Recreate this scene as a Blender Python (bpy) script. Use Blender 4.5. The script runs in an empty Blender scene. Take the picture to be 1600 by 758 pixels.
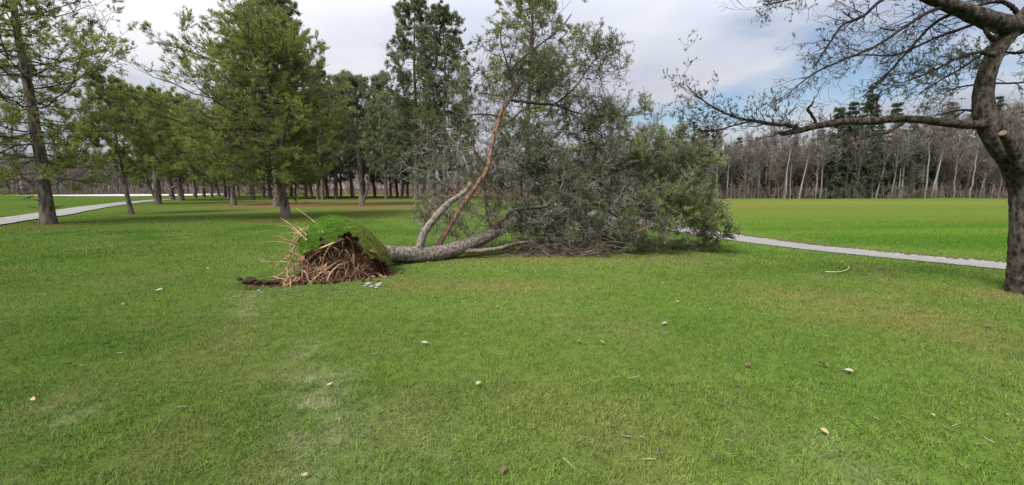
import bpy, math, random
import numpy as np
from mathutils import Vector, Matrix
from mathutils.bvhtree import BVHTree

scene = bpy.context.scene
COL = scene.collection
R = math.radians
rng = np.random.default_rng(7)
random.seed(7)

# ------------------------------------------------------------------ camera
FPX = 671.0                      # focal length in pixels of the 1600 x 758 photograph
HORIZON = 293.0
CAM_H = 1.6
PITCH = math.atan((379 - HORIZON) / FPX)
cam_data = bpy.data.cameras.new("camera")
cam_data.sensor_width = 36.0
cam_data.lens = 36.0 * FPX / 1600.0
cam_data.clip_end = 3000
cam_data.clip_start = 0.05
cam = bpy.data.objects.new("camera", cam_data)
cam.location = (0, 0, CAM_H)
cam.rotation_euler = (R(90) - PITCH, 0, 0)
COL.objects.link(cam)
scene.camera = cam

# ------------------------------------------------------------------ light
SUN_EL, SUN_AZ = R(50), R(222)       # azimuth clockwise from +Y: behind the camera, to the left, veiled by cloud
world = bpy.data.worlds.new("World")
scene.world = world
world.use_nodes = True
sun_data = bpy.data.lights.new("sun", 'SUN')
sun_data.energy = 3.7
sun_data.angle = R(20)
sun_data.color = (1.0, 0.95, 0.88)
sun = bpy.data.objects.new("sun", sun_data)
sv = Vector((math.sin(SUN_AZ) * math.cos(SUN_EL), math.cos(SUN_AZ) * math.cos(SUN_EL), math.sin(SUN_EL)))
sun.rotation_euler = sv.to_track_quat('Z', 'Y').to_euler()
sun.location = (-20, -20, 40)
COL.objects.link(sun)
scene.view_settings.view_transform = 'Standard'
scene.view_settings.look = 'None'
scene.view_settings.exposure = 0.75
scene.view_settings.gamma = 1.0
scene.view_settings.use_curve_mapping = False


def build_world():
    nt = world.node_tree
    nt.nodes.clear()
    N, L = nt.nodes.new, nt.links.new

    def math_(op, a, b=None, c=None, clamp=False):
        n = N('ShaderNodeMath'); n.operation = op; n.use_clamp = clamp
        for i, v in enumerate((a, b, c)):
            if v is None:
                continue
            if isinstance(v, (int, float)):
                n.inputs[i].default_value = v
            else:
                L(v, n.inputs[i])
        return n.outputs[0]
    out = N('ShaderNodeOutputWorld')
    sky = N('ShaderNodeTexSky'); sky.sky_type = 'NISHITA'; sky.sun_disc = False
    sky.sun_elevation = SUN_EL; sky.sun_rotation = SUN_AZ
    sky.air_density = 1.0; sky.dust_density = 1.2; sky.ozone_density = 1.0
    b_sky = N('ShaderNodeBackground'); b_sky.inputs[1].default_value = 0.075
    L(sky.outputs[0], b_sky.inputs[0])
    tc = N('ShaderNodeTexCoord')
    sep = N('ShaderNodeSeparateXYZ'); L(tc.outputs['Generated'], sep.inputs[0])
    x, y, z = sep.outputs
    zz = math_('MAXIMUM', z, 0.0)
    den = math_('ADD', zz, 0.13)
    comb = N('ShaderNodeCombineXYZ')
    L(math_('DIVIDE', x, den), comb.inputs[0]); L(math_('DIVIDE', y, den), comb.inputs[1])
    comb.inputs[2].default_value = 3.7
    n1 = N('ShaderNodeTexNoise'); n1.inputs['Scale'].default_value = 0.85
    n1.inputs['Detail'].default_value = 7; n1.inputs['Roughness'].default_value = 0.5
    n1.inputs['Distortion'].default_value = 0.25
    L(comb.outputs[0], n1.inputs['Vector'])
    n2 = N('ShaderNodeTexNoise'); n2.inputs['Scale'].default_value = 0.55
    n2.inputs['Detail'].default_value = 6; n2.inputs['Roughness'].default_value = 0.48
    mp = N('ShaderNodeMapping'); mp.inputs['Location'].default_value = (4.2, 1.3, 9.0)
    L(comb.outputs[0], mp.inputs[0]); L(mp.outputs[0], n2.inputs['Vector'])
    # the break in the cloud that shows low over the wood on the right
    def blob(px, py, sx, sy):
        d = pix_dir(px, py).normalized()
        az0 = math.atan2(d.x, d.y); el0 = math.asin(d.z)
        az = math_('ARCTAN2', x, y)
        el = math_('ARCSINE', z)
        a = math_('DIVIDE', math_('SUBTRACT', az, az0), sx)
        b = math_('DIVIDE', math_('SUBTRACT', el, el0), sy)
        q = math_('ADD', math_('MULTIPLY', a, a), math_('MULTIPLY', b, b))
        return math_('EXPONENT', math_('MULTIPLY', q, -1.0))
    g = math_('ADD', math_('MULTIPLY', blob(1345, 125, 0.22, 0.10), 0.33), math_('MULTIPLY', blob(1110, 172, 0.20, 0.045), 0.36))
    cov = math_('SUBTRACT', math_('ADD', n1.outputs[0], 0.27), g)
    ramp = N('ShaderNodeValToRGB')
    ramp.color_ramp.elements[0].position = 0.42; ramp.color_ramp.elements[1].position = 0.66
    ramp.color_ramp.interpolation = 'EASE'
    L(cov, ramp.inputs[0])
    ccol = N('ShaderNodeValToRGB')
    e = ccol.color_ramp.elements
    e[0].position = 0.36; e[0].color = (0.48, 0.51, 0.61, 1)
    e[1].position = 0.62; e[1].color = (0.84, 0.85, 0.89, 1)
    m = e.new(0.5); m.color = (0.63, 0.655, 0.74, 1)
    L(n2.outputs[0], ccol.inputs[0])
    b_cloud = N('ShaderNodeBackground')
    L(ccol.outputs[0], b_cloud.inputs[0])
    # an overcast sky is about twice as bright overhead as near the horizon
    L(math_('ADD', math_('MULTIPLY', zz, 1.30), 0.35), b_cloud.inputs[1])
    mix = N('ShaderNodeMixShader')
    L(ramp.outputs[0], mix.inputs[0]); L(b_sky.outputs[0], mix.inputs[1]); L(b_cloud.outputs[0], mix.inputs[2])
    L(mix.outputs[0], out.inputs[0])


# ------------------------------------------------------------------ pixels to places
CP, SP = math.cos(PITCH), math.sin(PITCH)


def pix_dir(u, v):
    a, b = (u - 800) / FPX, (379 - v) / FPX
    return Vector((a, CP + b * SP, -SP + b * CP))


def D(u, v, Y):
    d = pix_dir(u, v)
    return Vector((0, 0, CAM_H)) + d * (Y / d.y)


def seg_dist(x, y, pts):
    """signed distance to a polyline (positive to the right of its direction)"""
    x = np.asarray(x, float); y = np.asarray(y, float)
    best = np.full(x.shape, 1e9); sgn = np.ones(x.shape)
    for (ax, ay), (bx, by) in zip(pts[:-1], pts[1:]):
        dx, dy = bx - ax, by - ay
        L2 = dx * dx + dy * dy
        t = np.clip(((x - ax) * dx + (y - ay) * dy) / L2, 0, 1)
        qx, qy = x - ax - t * dx, y - ay - t * dy
        d = np.hypot(qx, qy)
        s = np.where(dx * qy - dy * qx < 0, 1.0, -1.0)
        m = d < best
        best = np.where(m, d, best); sgn = np.where(m, s, sgn)
    return best * sgn


PATH_R = [(22.0, -2.0), (16.5, 5.0), (12.15, 10.5), (10.3, 13.0), (8.9, 15.9), (8.0, 20.0), (6.6, 28.0), (6.0, 34.0), (5.2, 60.0), (8, 75)]
ROOT_C = None


def vnoise(x, y, seed=0):
    x = np.asarray(x, float); y = np.asarray(y, float)
    xi = np.floor(x).astype(np.int64); yi = np.floor(y).astype(np.int64)
    fx, fy = x - xi, y - yi
    fx = fx * fx * (3 - 2 * fx); fy = fy * fy * (3 - 2 * fy)

    def h(a, b):
        n = (a * 374761393 + b * 668265263 + seed * 974711) & 0x7fffffff
        n = ((n ^ (n >> 13)) * 1274126177) & 0x7fffffff
        return ((n ^ (n >> 16)) & 0xffff) / 65535.0
    a = h(xi, yi) * (1 - fx) + h(xi + 1, yi) * fx
    b = h(xi, yi + 1) * (1 - fx) + h(xi + 1, yi + 1) * fx
    return a * (1 - fy) + b * fy


def fbm(x, y, seed=0, octv=4, rough=0.5):
    s, a, t = 0, 1, 0
    for i in range(octv):
        s = s + a * vnoise(x * 2 ** i + 17 * i, y * 2 ** i - 9 * i, seed + i); t += a; a *= rough
    return s / t


HOLE = (-3.05, 7.55)


def h(x, y):
    x = np.asarray(x, float); y = np.asarray(y, float)
    s = seg_dist(x, y, PATH_R)
    z = np.interp(s, [-14, -7, -4, -2.2, -1.1, 1.1, 1.25, 1.7, 7, 20, 40], [0, -.04, -.13, -.23, -.30, -.43, -.38, -.36, -.31, -.1, 0])
    far = np.clip((y - 8) / 30, 0, 1)
    z = z + (fbm(x / 9, y / 9, 3, 2) - .5) * 0.10 * np.clip((np.hypot(x, y) - 3) / 6, 0, 1)
    z = z + (fbm(x / 30, y / 30, 5, 2) - .5) * 0.25 * far * np.exp(-(s / 6) ** 2 * 0 )
    # hollow the roots were torn from
    ca, sa = math.cos(0.39), math.sin(0.39)
    lx = (x - HOLE[0]) * ca + (y - HOLE[1]) * sa
    ly = -(x - HOLE[0]) * sa + (y - HOLE[1]) * ca
    q = ((lx + .35) / 1.25) ** 2 + ((ly) / 0.42) ** 2
    z = z - 0.22 * np.clip(1.25 - q, 0, 0.6) / 0.6
    return z


def G(u, v):
    """ground point seen at a pixel"""
    d = pix_dir(u, v)
    t = np.geomspace(0.8, 600, 6000)
    X = d.x * t; Y = d.y * t; Z = CAM_H + d.z * t
    f = Z - h(X, Y)
    i = np.argmax(f < 0)
    if i == 0:
        i = len(t) - 1
    k = f[i - 1] / (f[i - 1] - f[i] + 1e-12)
    tt = t[i - 1] + (t[i] - t[i - 1]) * k
    return Vector((d.x * tt, d.y * tt, float(h(d.x * tt, d.y * tt))))


build_world()

# ------------------------------------------------------------------ materials
def new_mat(name):
    m = bpy.data.materials.new(name); m.use_nodes = True
    nt = m.node_tree; nt.nodes.clear()
    out = nt.nodes.new('ShaderNodeOutputMaterial')
    return m, nt, out


def coords(nt, scale=(1, 1, 1), kind='obj'):
    mp = nt.nodes.new('ShaderNodeMapping'); mp.inputs['Scale'].default_value = scale
    if kind == 'world':
        g = nt.nodes.new('ShaderNodeNewGeometry'); nt.links.new(g.outputs['Position'], mp.inputs[0])
    else:
        t = nt.nodes.new('ShaderNodeTexCoord'); nt.links.new(t.outputs['Object'], mp.inputs[0])
    return mp.outputs[0]


def noise(nt, vec, scale, detail=4, rough=0.55):
    n = nt.nodes.new('ShaderNodeTexNoise')
    n.inputs['Scale'].default_value = scale; n.inputs['Detail'].default_value = detail
    n.inputs['Roughness'].default_value = rough
    nt.links.new(vec, n.inputs['Vector'])
    return n.outputs[0]


def ramp(nt, fac, stops):
    r = nt.nodes.new('ShaderNodeValToRGB')
    e = r.color_ramp.elements
    e[0].position, e[0].color = stops[0][0], (*stops[0][1], 1)
    e[1].position, e[1].color = stops[-1][0], (*stops[-1][1], 1)
    for p, c in stops[1:-1]:
        k = e.new(p); k.color = (*c, 1)
    nt.links.new(fac, r.inputs[0])
    return r.outputs[0]


def bark_mat(name, dark, mid, light, scale=14, stretch=0.22, bump=0.6, dist=0.02, lichen=None):
    m, nt, out = new_mat(name)
    v = coords(nt, (1, 1, stretch))
    n1 = noise(nt, v, scale, 6, 0.65)
    vor = nt.nodes.new('ShaderNodeTexVoronoi'); vor.inputs['Scale'].default_value = scale * 0.9
    nt.links.new(v, vor.inputs['Vector'])
    mix = nt.nodes.new('ShaderNodeMath'); mix.operation = 'MULTIPLY_ADD'
    nt.links.new(vor.outputs['Distance'], mix.inputs[0]); mix.inputs[1].default_value = 0.45
    nt.links.new(n1, mix.inputs[2])
    col = ramp(nt, mix.outputs[0], [(0.42, dark), (0.62, mid), (0.86, light)])
    if lichen:
        v2 = coords(nt, (1, 1, 1))
        f = ramp(nt, noise(nt, v2, 16, 6, 0.75), [(0.50, (0, 0, 0)), (0.72, (.8, .8, .8))])
        mm = nt.nodes.new('ShaderNodeMix'); mm.data_type = 'RGBA'
        nt.links.new(f, mm.inputs[0]); nt.links.new(col, mm.inputs[6]); mm.inputs[7].default_value = (*lichen, 1)
        col = mm.outputs[2]
    b = nt.nodes.new('ShaderNodeBump'); b.inputs['Strength'].default_value = bump; b.inputs['Distance'].default_value = dist
    nt.links.new(mix.outputs[0], b.inputs['Height'])
    p = nt.nodes.new('ShaderNodeBsdfPrincipled'); p.inputs['Roughness'].default_value = 0.9
    p.inputs['Specular IOR Level'].default_value = 0.15
    nt.links.new(col, p.inputs['Base Color']); nt.links.new(b.outputs[0], p.inputs['Normal'])
    nt.links.new(p.outputs[0], out.inputs[0])
    return m


def leaf_mat(name, c0, c1, c2, scale=0.9, trans=0.25):
    """needles: colour drifts through the crown in clumps and from tree to tree"""
    m, nt, out = new_mat(name)
    oi = nt.nodes.new('ShaderNodeObjectInfo')
    n = noise(nt, coords(nt), scale, 5, 0.65)
    at = nt.nodes.new('ShaderNodeAttribute'); at.attribute_name = 'tint'
    ad = nt.nodes.new('ShaderNodeMath'); ad.operation = 'MULTIPLY_ADD'
    nt.links.new(at.outputs['Fac'], ad.inputs[0]); ad.inputs[1].default_value = 0.5; nt.links.new(n, ad.inputs[2])
    a2 = nt.nodes.new('ShaderNodeMath'); a2.operation = 'MULTIPLY_ADD'
    nt.links.new(oi.outputs['Random'], a2.inputs[0]); a2.inputs[1].default_value = 0.16; nt.links.new(ad.outputs[0], a2.inputs[2])
    col = ramp(nt, a2.outputs[0], [(0.50, c0), (0.80, c1), (1.12, c2)])
    d = nt.nodes.new('ShaderNodeBsdfDiffuse'); t = nt.nodes.new('ShaderNodeBsdfTranslucent')
    mx = nt.nodes.new('ShaderNodeMixShader'); mx.inputs[0].default_value = trans
    nt.links.new(col, d.inputs[0]); nt.links.new(col, t.inputs[0])
    nt.links.new(d.outputs[0], mx.inputs[1]); nt.links.new(t.outputs[0], mx.inputs[2])
    nt.links.new(mx.outputs[0], out.inputs[0])
    return m


def plain_mat(name, c0, c1, scale=6, bump=0.3, dist=0.02, rough=0.9, kind='obj', detail=6):
    m, nt, out = new_mat(name)
    n = noise(nt, coords(nt, kind=kind), scale, detail, 0.65)
    col = ramp(nt, n, [(0.3, c0), (0.7, c1)])
    b = nt.nodes.new('ShaderNodeBump'); b.inputs['Strength'].default_value = bump; b.inputs['Distance'].default_value = dist
    nt.links.new(n, b.inputs['Height'])
    p = nt.nodes.new('ShaderNodeBsdfPrincipled'); p.inputs['Roughness'].default_value = rough
    p.inputs['Specular IOR Level'].default_value = 0.2
    nt.links.new(col, p.inputs['Base Color']); nt.links.new(b.outputs[0], p.inputs['Normal'])
    nt.links.new(p.outputs[0], out.inputs[0])
    return m


def attr_mat(name, attr, fine=0.35, bump=0.0, trans=0.0, scale=40):
    """surface whose own colour is stored per vertex, with fine grain on top"""
    m, nt, out = new_mat(name)
    at = nt.nodes.new('ShaderNodeAttribute'); at.attribute_name = attr
    v = coords(nt, kind='world')
    n = noise(nt, v, scale, 5, 0.7)
    n_b = noise(nt, v, scale / 7, 4, 0.6)
    s = nt.nodes.new('ShaderNodeMath'); s.operation = 'MULTIPLY_ADD'
    nt.links.new(n_b, s.inputs[0]); s.inputs[1].default_value = 0.8; nt.links.new(n, s.inputs[2])
    mr = nt.nodes.new('ShaderNodeMapRange')
    nt.links.new(s.outputs[0], mr.inputs[0])
    mr.inputs[1].default_value = 0.55; mr.inputs[2].default_value = 1.25
    mr.inputs[3].default_value = 1 - fine; mr.inputs[4].default_value = 1 + fine
    mu = nt.nodes.new('ShaderNodeVectorMath'); mu.operation = 'SCALE'
    nt.links.new(at.outputs['Color'], mu.inputs[0]); nt.links.new(mr.outputs[0], mu.inputs['Scale'])
    d = nt.nodes.new('ShaderNodeBsdfDiffuse'); d.inputs['Roughness'].default_value = 1.0
    nt.links.new(mu.outputs[0], d.inputs[0])
    if bump:
        b = nt.nodes.new('ShaderNodeBump'); b.inputs['Strength'].default_value = bump; b.inputs['Distance'].default_value = 0.03
        nt.links.new(n, b.inputs['Height']); nt.links.new(b.outputs[0], d.inputs['Normal'])
    sh = d.outputs[0]
    if trans:
        t = nt.nodes.new('ShaderNodeBsdfTranslucent'); nt.links.new(mu.outputs[0], t.inputs[0])
        mx = nt.nodes.new('ShaderNodeMixShader'); mx.inputs[0].default_value = trans
        nt.links.new(sh, mx.inputs[1]); nt.links.new(t.outputs[0], mx.inputs[2]); sh = mx.outputs[0]
    nt.links.new(sh, out.inputs[0])
    return m


M = {}
M['bark_pine'] = bark_mat('pine bark', (.028, .022, .018), (.080, .063, .052), (.165, .138, .118), 9, .25, .8, .03)
M['bark_grey'] = bark_mat('grey fallen bark', (.036, .028, .023), (.115, .094, .078), (.235, .200, .172), 22, .5, 1.0, .03)
M['bark_red'] = bark_mat('orange bark', (.055, .028, .020), (.150, .078, .052), (.25, .155, .115), 16, .4, 1.0, .03)
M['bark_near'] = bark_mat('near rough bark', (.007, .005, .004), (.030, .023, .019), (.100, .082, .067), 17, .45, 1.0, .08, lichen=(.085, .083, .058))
M['twig'] = plain_mat('dark twigs', (.035, .027, .022), (.10, .08, .066), 4)
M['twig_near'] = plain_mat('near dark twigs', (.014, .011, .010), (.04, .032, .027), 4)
M['twig_grey'] = plain_mat('grey dead twigs', (.10, .088, .072), (.235, .21, .175), 1.5)
M['twig_brown'] = plain_mat('brown dead twigs', (.09, .06, .042), (.24, .18, .135), 1.5)
M['needle_yellow'] = leaf_mat('yellow green needles', (.125, .148, .044), (.235, .265, .076), (.35, .385, .112), trans=.5)
M['needle_green'] = leaf_mat('green needles', (.110, .140, .052), (.205, .245, .090), (.31, .355, .13), trans=.5)
M['needle_dark'] = leaf_mat('dark pine needles', (.096, .124, .066), (.180, .218, .114), (.28, .32, .16), trans=.5)
M['needle_fallen'] = leaf_mat('wilting grey green needles', (.100, .114, .060), (.195, .220, .110), (.31, .345, .165), 0.8, trans=.4)
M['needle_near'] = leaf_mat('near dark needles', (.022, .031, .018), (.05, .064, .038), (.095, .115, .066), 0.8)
M['needle_spruce'] = leaf_mat('spruce needles', (.040, .054, .036), (.070, .090, .056), (.11, .135, .08), 0.4, .25)
M['wood_far'] = plain_mat('bare far wood', (.098, .084, .073), (.215, .188, .166), 0.35, 0)
M['wood_far_brown'] = plain_mat('bare brown wood', (.100, .076, .060), (.210, .168, .138), 0.35, 0)
M['wood_pale'] = plain_mat('pale far wood', (.15, .130, .115), (.27, .245, .222), 0.6, 0)
M['birch'] = plain_mat('birch bark', (.14, .128, .116), (.32, .30, .278), 1.4, 0)
M['brush'] = plain_mat('brown undergrowth', (.10, .062, .045), (.24, .165, .125), 0.5, 0)
M['soil'] = plain_mat('torn soil', (.030, .016, .010), (.150, .082, .048), 16, 1.0, .04)
M['root'] = plain_mat('torn roots', (.20, .115, .07), (.50, .34, .22), 9, .3, .004)
M['root_dark'] = plain_mat('brown roots', (.11, .055, .033), (.31, .17, .10), 9, .3, .004)
M['path'] = plain_mat('asphalt cart path', (.15, .145, .136), (.25, .242, .230), 3.0, .25, .01, kind='world', detail=12)
M['gravel'] = plain_mat('pale gravel', (.30, .29, .27), (.42, .41, .385), 1.5, 0, kind='world')
M['cut'] = plain_mat('sawn wood', (.11, .078, .054), (.20, .145, .10), 12, .4, .005)
M['stone'] = plain_mat('chalky stone', (.17, .155, .13), (.32, .30, .27), 14, .5, .01)
M['leaf_pale'] = plain_mat('pale dead leaf', (.22, .195, .17), (.38, .345, .31), 30, .3, .002)
M['leaf_tan'] = plain_mat('tan dead leaf', (.26, .17, .10), (.44, .31, .20), 30, .3, .002)
M['leaf_dark'] = plain_mat('dark dead leaf', (.07, .045, .03), (.17, .11, .075), 30, .3, .002)
M['straw'] = plain_mat('straw', (.40, .32, .19), (.62, .54, .36), 10, .1, .002)
M['ground'] = attr_mat('lawn', 'lawn', 0.42, 0.7, scale=55)
M['blades'] = attr_mat('grass blades', 'lawn', 0.10, 0, 0.30, scale=25)


# ------------------------------------------------------------------ mesh building
class MB:
    def __init__(self):
        self.v, self.q, self.t, self.qm, self.tm, self.n = [], [], [], [], [], 0
        self.tint = []

    def add(self, V, Q=None, T=None, mat=0, tint=None):
        V = np.asarray(V, np.float32).reshape(-1, 3)
        if Q is not None and len(Q):
            Q = np.asarray(Q, np.int64).reshape(-1, 4) + self.n; self.q.append(Q); self.qm.append(np.full(len(Q), mat))
        if T is not None and len(T):
            T = np.asarray(T, np.int64).reshape(-1, 3) + self.n; self.t.append(T); self.tm.append(np.full(len(T), mat))
        self.v.append(V); self.n += len(V)
        self.tint.append(np.zeros(len(V), np.float32) if tint is None else np.asarray(tint, np.float32))

    def tubes(self, P, Rr, k=5, mat=0, cap=False):
        """P (N,m,3) paths, Rr (N,m) radii"""
        P = np.asarray(P, float); Rr = np.asarray(Rr, float)
        if P.ndim == 2:
            P, Rr = P[None], Rr[None]
        N, m, _ = P.shape
        if N == 0:
            return
        T = np.gradient(P, axis=1)
        T /= np.linalg.norm(T, axis=2, keepdims=True) + 1e-9
        ov = P[:, -1] - P[:, 0]
        ov /= np.linalg.norm(ov, axis=1, keepdims=True) + 1e-9
        ref = np.where((np.abs(ov[:, 2:3]) > 0.75), np.array([[1.0, 0.13, 0]]), np.array([[0.05, 0.07, 1.0]]))
        A = np.cross(T, ref[:, None, :]); A /= np.linalg.norm(A, axis=2, keepdims=True) + 1e-9
        B = np.cross(T, A)
        if k == 1:      # hair-thin far twig: one narrow strip turned at random
            an = rng.uniform(0, np.pi, (N, 1, 1))
            W = (np.cos(an) * A + np.sin(an) * B) * Rr[..., None] * 1.15
            V = np.stack([P - W, P + W], 2)
            idx = np.arange(N * m * 2).reshape(N, m, 2)
            self.add(V, np.stack([idx[:, :-1, 0], idx[:, :-1, 1], idx[:, 1:, 1], idx[:, 1:, 0]], -1), None, mat)
            return
        an = np.arange(k) * 2 * np.pi / k
        V = P[:, :, None, :] + Rr[:, :, None, None] * (np.cos(an)[None, None, :, None] * A[:, :, None, :] + np.sin(an)[None, None, :, None] * B[:, :, None, :])
        idx = np.arange(N * m * k).reshape(N, m, k)
        nx = np.roll(idx, -1, axis=2)
        Q = np.stack([idx[:, :-1], nx[:, :-1], nx[:, 1:], idx[:, 1:]], axis=-1)
        self.add(V, Q, None, mat)
        if cap:
            for i in range(N):
                for e in (0, m - 1):
                    c = self.n
                    ring = V[i, e]
                    Tq = [(0, 1 + j, 1 + (j + 1) % k) for j in range(k)]
                    self.add(np.vstack([P[i, e][None], ring]), None, Tq, mat)

    def tufts(self, C, A, M_, length, width, spread=0.9, mat=1, rg=rng, tint=None):
        """C (N,3) tuft centres, A (N,3) directions; M_ needles each, as slim triangles"""
        N = len(C)
        if N == 0:
            return
        C = np.asarray(C, float); A = np.asarray(A, float)
        length = np.broadcast_to(np.asarray(length, float), (N,))
        d = A[:, None, :] * rg.uniform(0.35, 1.1, (N, M_, 1)) + rg.normal(0, spread * 0.55, (N, M_, 3))
        d /= np.linalg.norm(d, axis=2, keepdims=True) + 1e-9
        base = C[:, None, :] + rg.normal(0, 0.16, (N, M_, 3)) * length[:, None, None]
        ln = length[:, None, None] * rg.uniform(0.6, 1.15, (N, M_, 1))
        side = np.cross(d, rg.normal(0, 1, (N, M_, 3))); side /= np.linalg.norm(side, axis=2, keepdims=True) + 1e-9
        w = (width * (length / length.mean()))[:, None, None] * 0.5
        V = np.stack([base - side * w, base + side * w, base + d * ln], axis=2)
        T = np.arange(N * M_ * 3).reshape(-1, 3)
        tn = rg.random(N) if tint is None else np.asarray(tint)
        self.add(V, None, T, mat, np.repeat(tn, M_ * 3))

    def mesh(self, name, mats, smooth=True, extra=None):
        me = bpy.data.meshes.new(name)
        V = np.concatenate(self.v) if self.v else np.zeros((0, 3))
        Q = np.concatenate(self.q) if self.q else np.zeros((0, 4), np.int64)
        T = np.concatenate(self.t) if self.t else np.zeros((0, 3), np.int64)
        mi = np.concatenate(self.qm + self.tm) if (self.qm or self.tm) else np.zeros(0)
        me.vertices.add(len(V)); me.vertices.foreach_set('co', V.astype(np.float32).ravel())
        lo = np.concatenate([Q.ravel(), T.ravel()]).astype(np.int32)
        me.loops.add(len(lo)); me.loops.foreach_set('vertex_index', lo)
        st = np.concatenate([np.arange(len(Q)) * 4, len(Q) * 4 + np.arange(len(T)) * 3]).astype(np.int32)
        me.polygons.add(len(st)); me.polygons.foreach_set('loop_start', st)
        me.polygons.foreach_set('material_index', mi.astype(np.int32))
        me.polygons.foreach_set('use_smooth', np.full(len(st), smooth))
        for mm in mats:
            me.materials.append(mm)
        ti = np.concatenate(self.tint) if self.tint else np.zeros(0)
        if ti.any():
            a = me.attributes.new('tint', 'FLOAT', 'POINT'); a.data.foreach_set('value', ti)
        if extra is not None:
            a = me.attributes.new('lawn', 'FLOAT_COLOR', 'POINT')
            c = np.ones((len(V), 4), np.float32); c[:, :3] = extra
            a.data.foreach_set('color', c.ravel())
        me.update(calc_edges=True)
        me.validate()
        return me


def obj(name, me, parent=None):
    o = bpy.data.objects.new(name, me)
    COL.objects.link(o)
    if parent:
        o.parent = parent
    return o


def tag(o, label=None, cat=None, group=None, kind=None):
    if label: o['label'] = label
    if cat: o['category'] = cat
    if group: o['group'] = group
    if kind: o['kind'] = kind
    return o


def empty(name, loc, label, cat, group=None, rz=0, sc=1.0):
    o = bpy.data.objects.new(name, None)
    COL.objects.link(o)
    o.location = loc; o.rotation_euler = (0, 0, rz); o.scale = (sc, sc, sc)
    o.empty_display_size = 0.2
    return tag(o, label, cat, group)


def smooth_path(P, n):
    """Catmull-Rom through control points (k,d)"""
    P = np.asarray(P, float)
    Pe = np.vstack([2 * P[0] - P[1], P, 2 * P[-1] - P[-2]])
    k = len(P)
    t = np.linspace(0, k - 1 - 1e-6, n)
    i = t.astype(int); f = (t - i)[:, None]
    p0, p1, p2, p3 = Pe[i], Pe[i + 1], Pe[i + 2], Pe[i + 3]
    return 0.5 * (2 * p1 + (p2 - p0) * f + (2 * p0 - 5 * p1 + 4 * p2 - p3) * f * f + (3 * p1 - p0 - 3 * p2 + p3) * f ** 3)


def spawn(P, Rr, n, t0, t1, ang, length, rg, angj=0.25, m=4, up=0.0, planar=1.0, wob=0.08, rscale=0.55, lmin=0.0, tip=0.25):
    """n child branches on each parent path; returns (paths, radii, t)"""
    N, mm, _ = P.shape
    t = rg.uniform(t0, t1, (N, n))
    tt = t * (mm - 1); i = np.minimum(tt.astype(int), mm - 2); f = (tt - i)[..., None]
    ar = np.arange(N)[:, None]
    pos = P[ar, i] * (1 - f) + P[ar, i + 1] * f
    tan = P[ar, i + 1] - P[ar, i]; tan /= np.linalg.norm(tan, axis=2, keepdims=True) + 1e-9
    rad = (Rr[ar, i] * (1 - f[..., 0]) + Rr[ar, i + 1] * f[..., 0]) * rscale
    q = rg.normal(0, 1, (N, n, 3)); q[..., 2] *= planar
    q -= (q * tan).sum(2, keepdims=True) * tan; q /= np.linalg.norm(q, axis=2, keepdims=True) + 1e-9
    a = ang + rg.normal(0, angj, (N, n))
    d = np.cos(a)[..., None] * tan + np.sin(a)[..., None] * q
    ln = length(t, rg.uniform(0.6, 1.25, (N, n)))
    if np.ndim(ln) == 2 and ln.shape == t.shape:
        pl = np.linalg.norm(np.diff(P, axis=1), axis=2).sum(1)[:, None]
        ln = np.maximum(ln * pl, lmin)
    pos = pos.reshape(-1, 3); d = d.reshape(-1, 3); ln = ln.reshape(-1); rad = rad.reshape(-1)
    K = len(pos)
    s = np.linspace(0, 1, m)[None, :, None]
    C = pos[:, None] + d[:, None] * ln[:, None, None] * s
    C[..., 2] += up * ln[:, None] * (s[..., 0] ** 2)
    C[:, 1:] += rg.normal(0, wob, (K, m - 1, 3)) * ln[:, None, None] * np.linspace(0.4, 1, m - 1)[None, :, None]
    RR = rad[:, None] * np.linspace(1, tip, m)[None]
    return C, RR, t.reshape(-1)


def tips(P):
    d = P[:, -1] - P[:, -2]
    return P[:, -1], d / (np.linalg.norm(d, axis=1, keepdims=True) + 1e-9)


def along(P, t, rg, jit=0.0):
    m = P.shape[1]
    tt = np.full(len(P), t) * (m - 1) + rg.uniform(-jit, jit, len(P)); tt = np.clip(tt, 0, m - 1.001)
    i = tt.astype(int); f = (tt - i)[:, None]
    a = np.arange(len(P))
    d = P[a, i + 1] - P[a, i]
    return P[a, i] * (1 - f) + P[a, i + 1] * f, d / (np.linalg.norm(d, axis=1, keepdims=True) + 1e-9)


# ------------------------------------------------------------------ lawn colour
BLOBS = []      # (x, y, rx, ry, rot, kind, amount)


def blob_px(u, v, ru, rv, kind, amt):
    c = G(u, v)
    a = G(u + ru, v); b = G(u, v - rv)
    BLOBS.append((c.x, c.y, abs(a.x - c.x) + .01, math.hypot(b.x - c.x, b.y - c.y) + .01, math.atan2(-(b.x - c.x), b.y - c.y), kind, amt))


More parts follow.
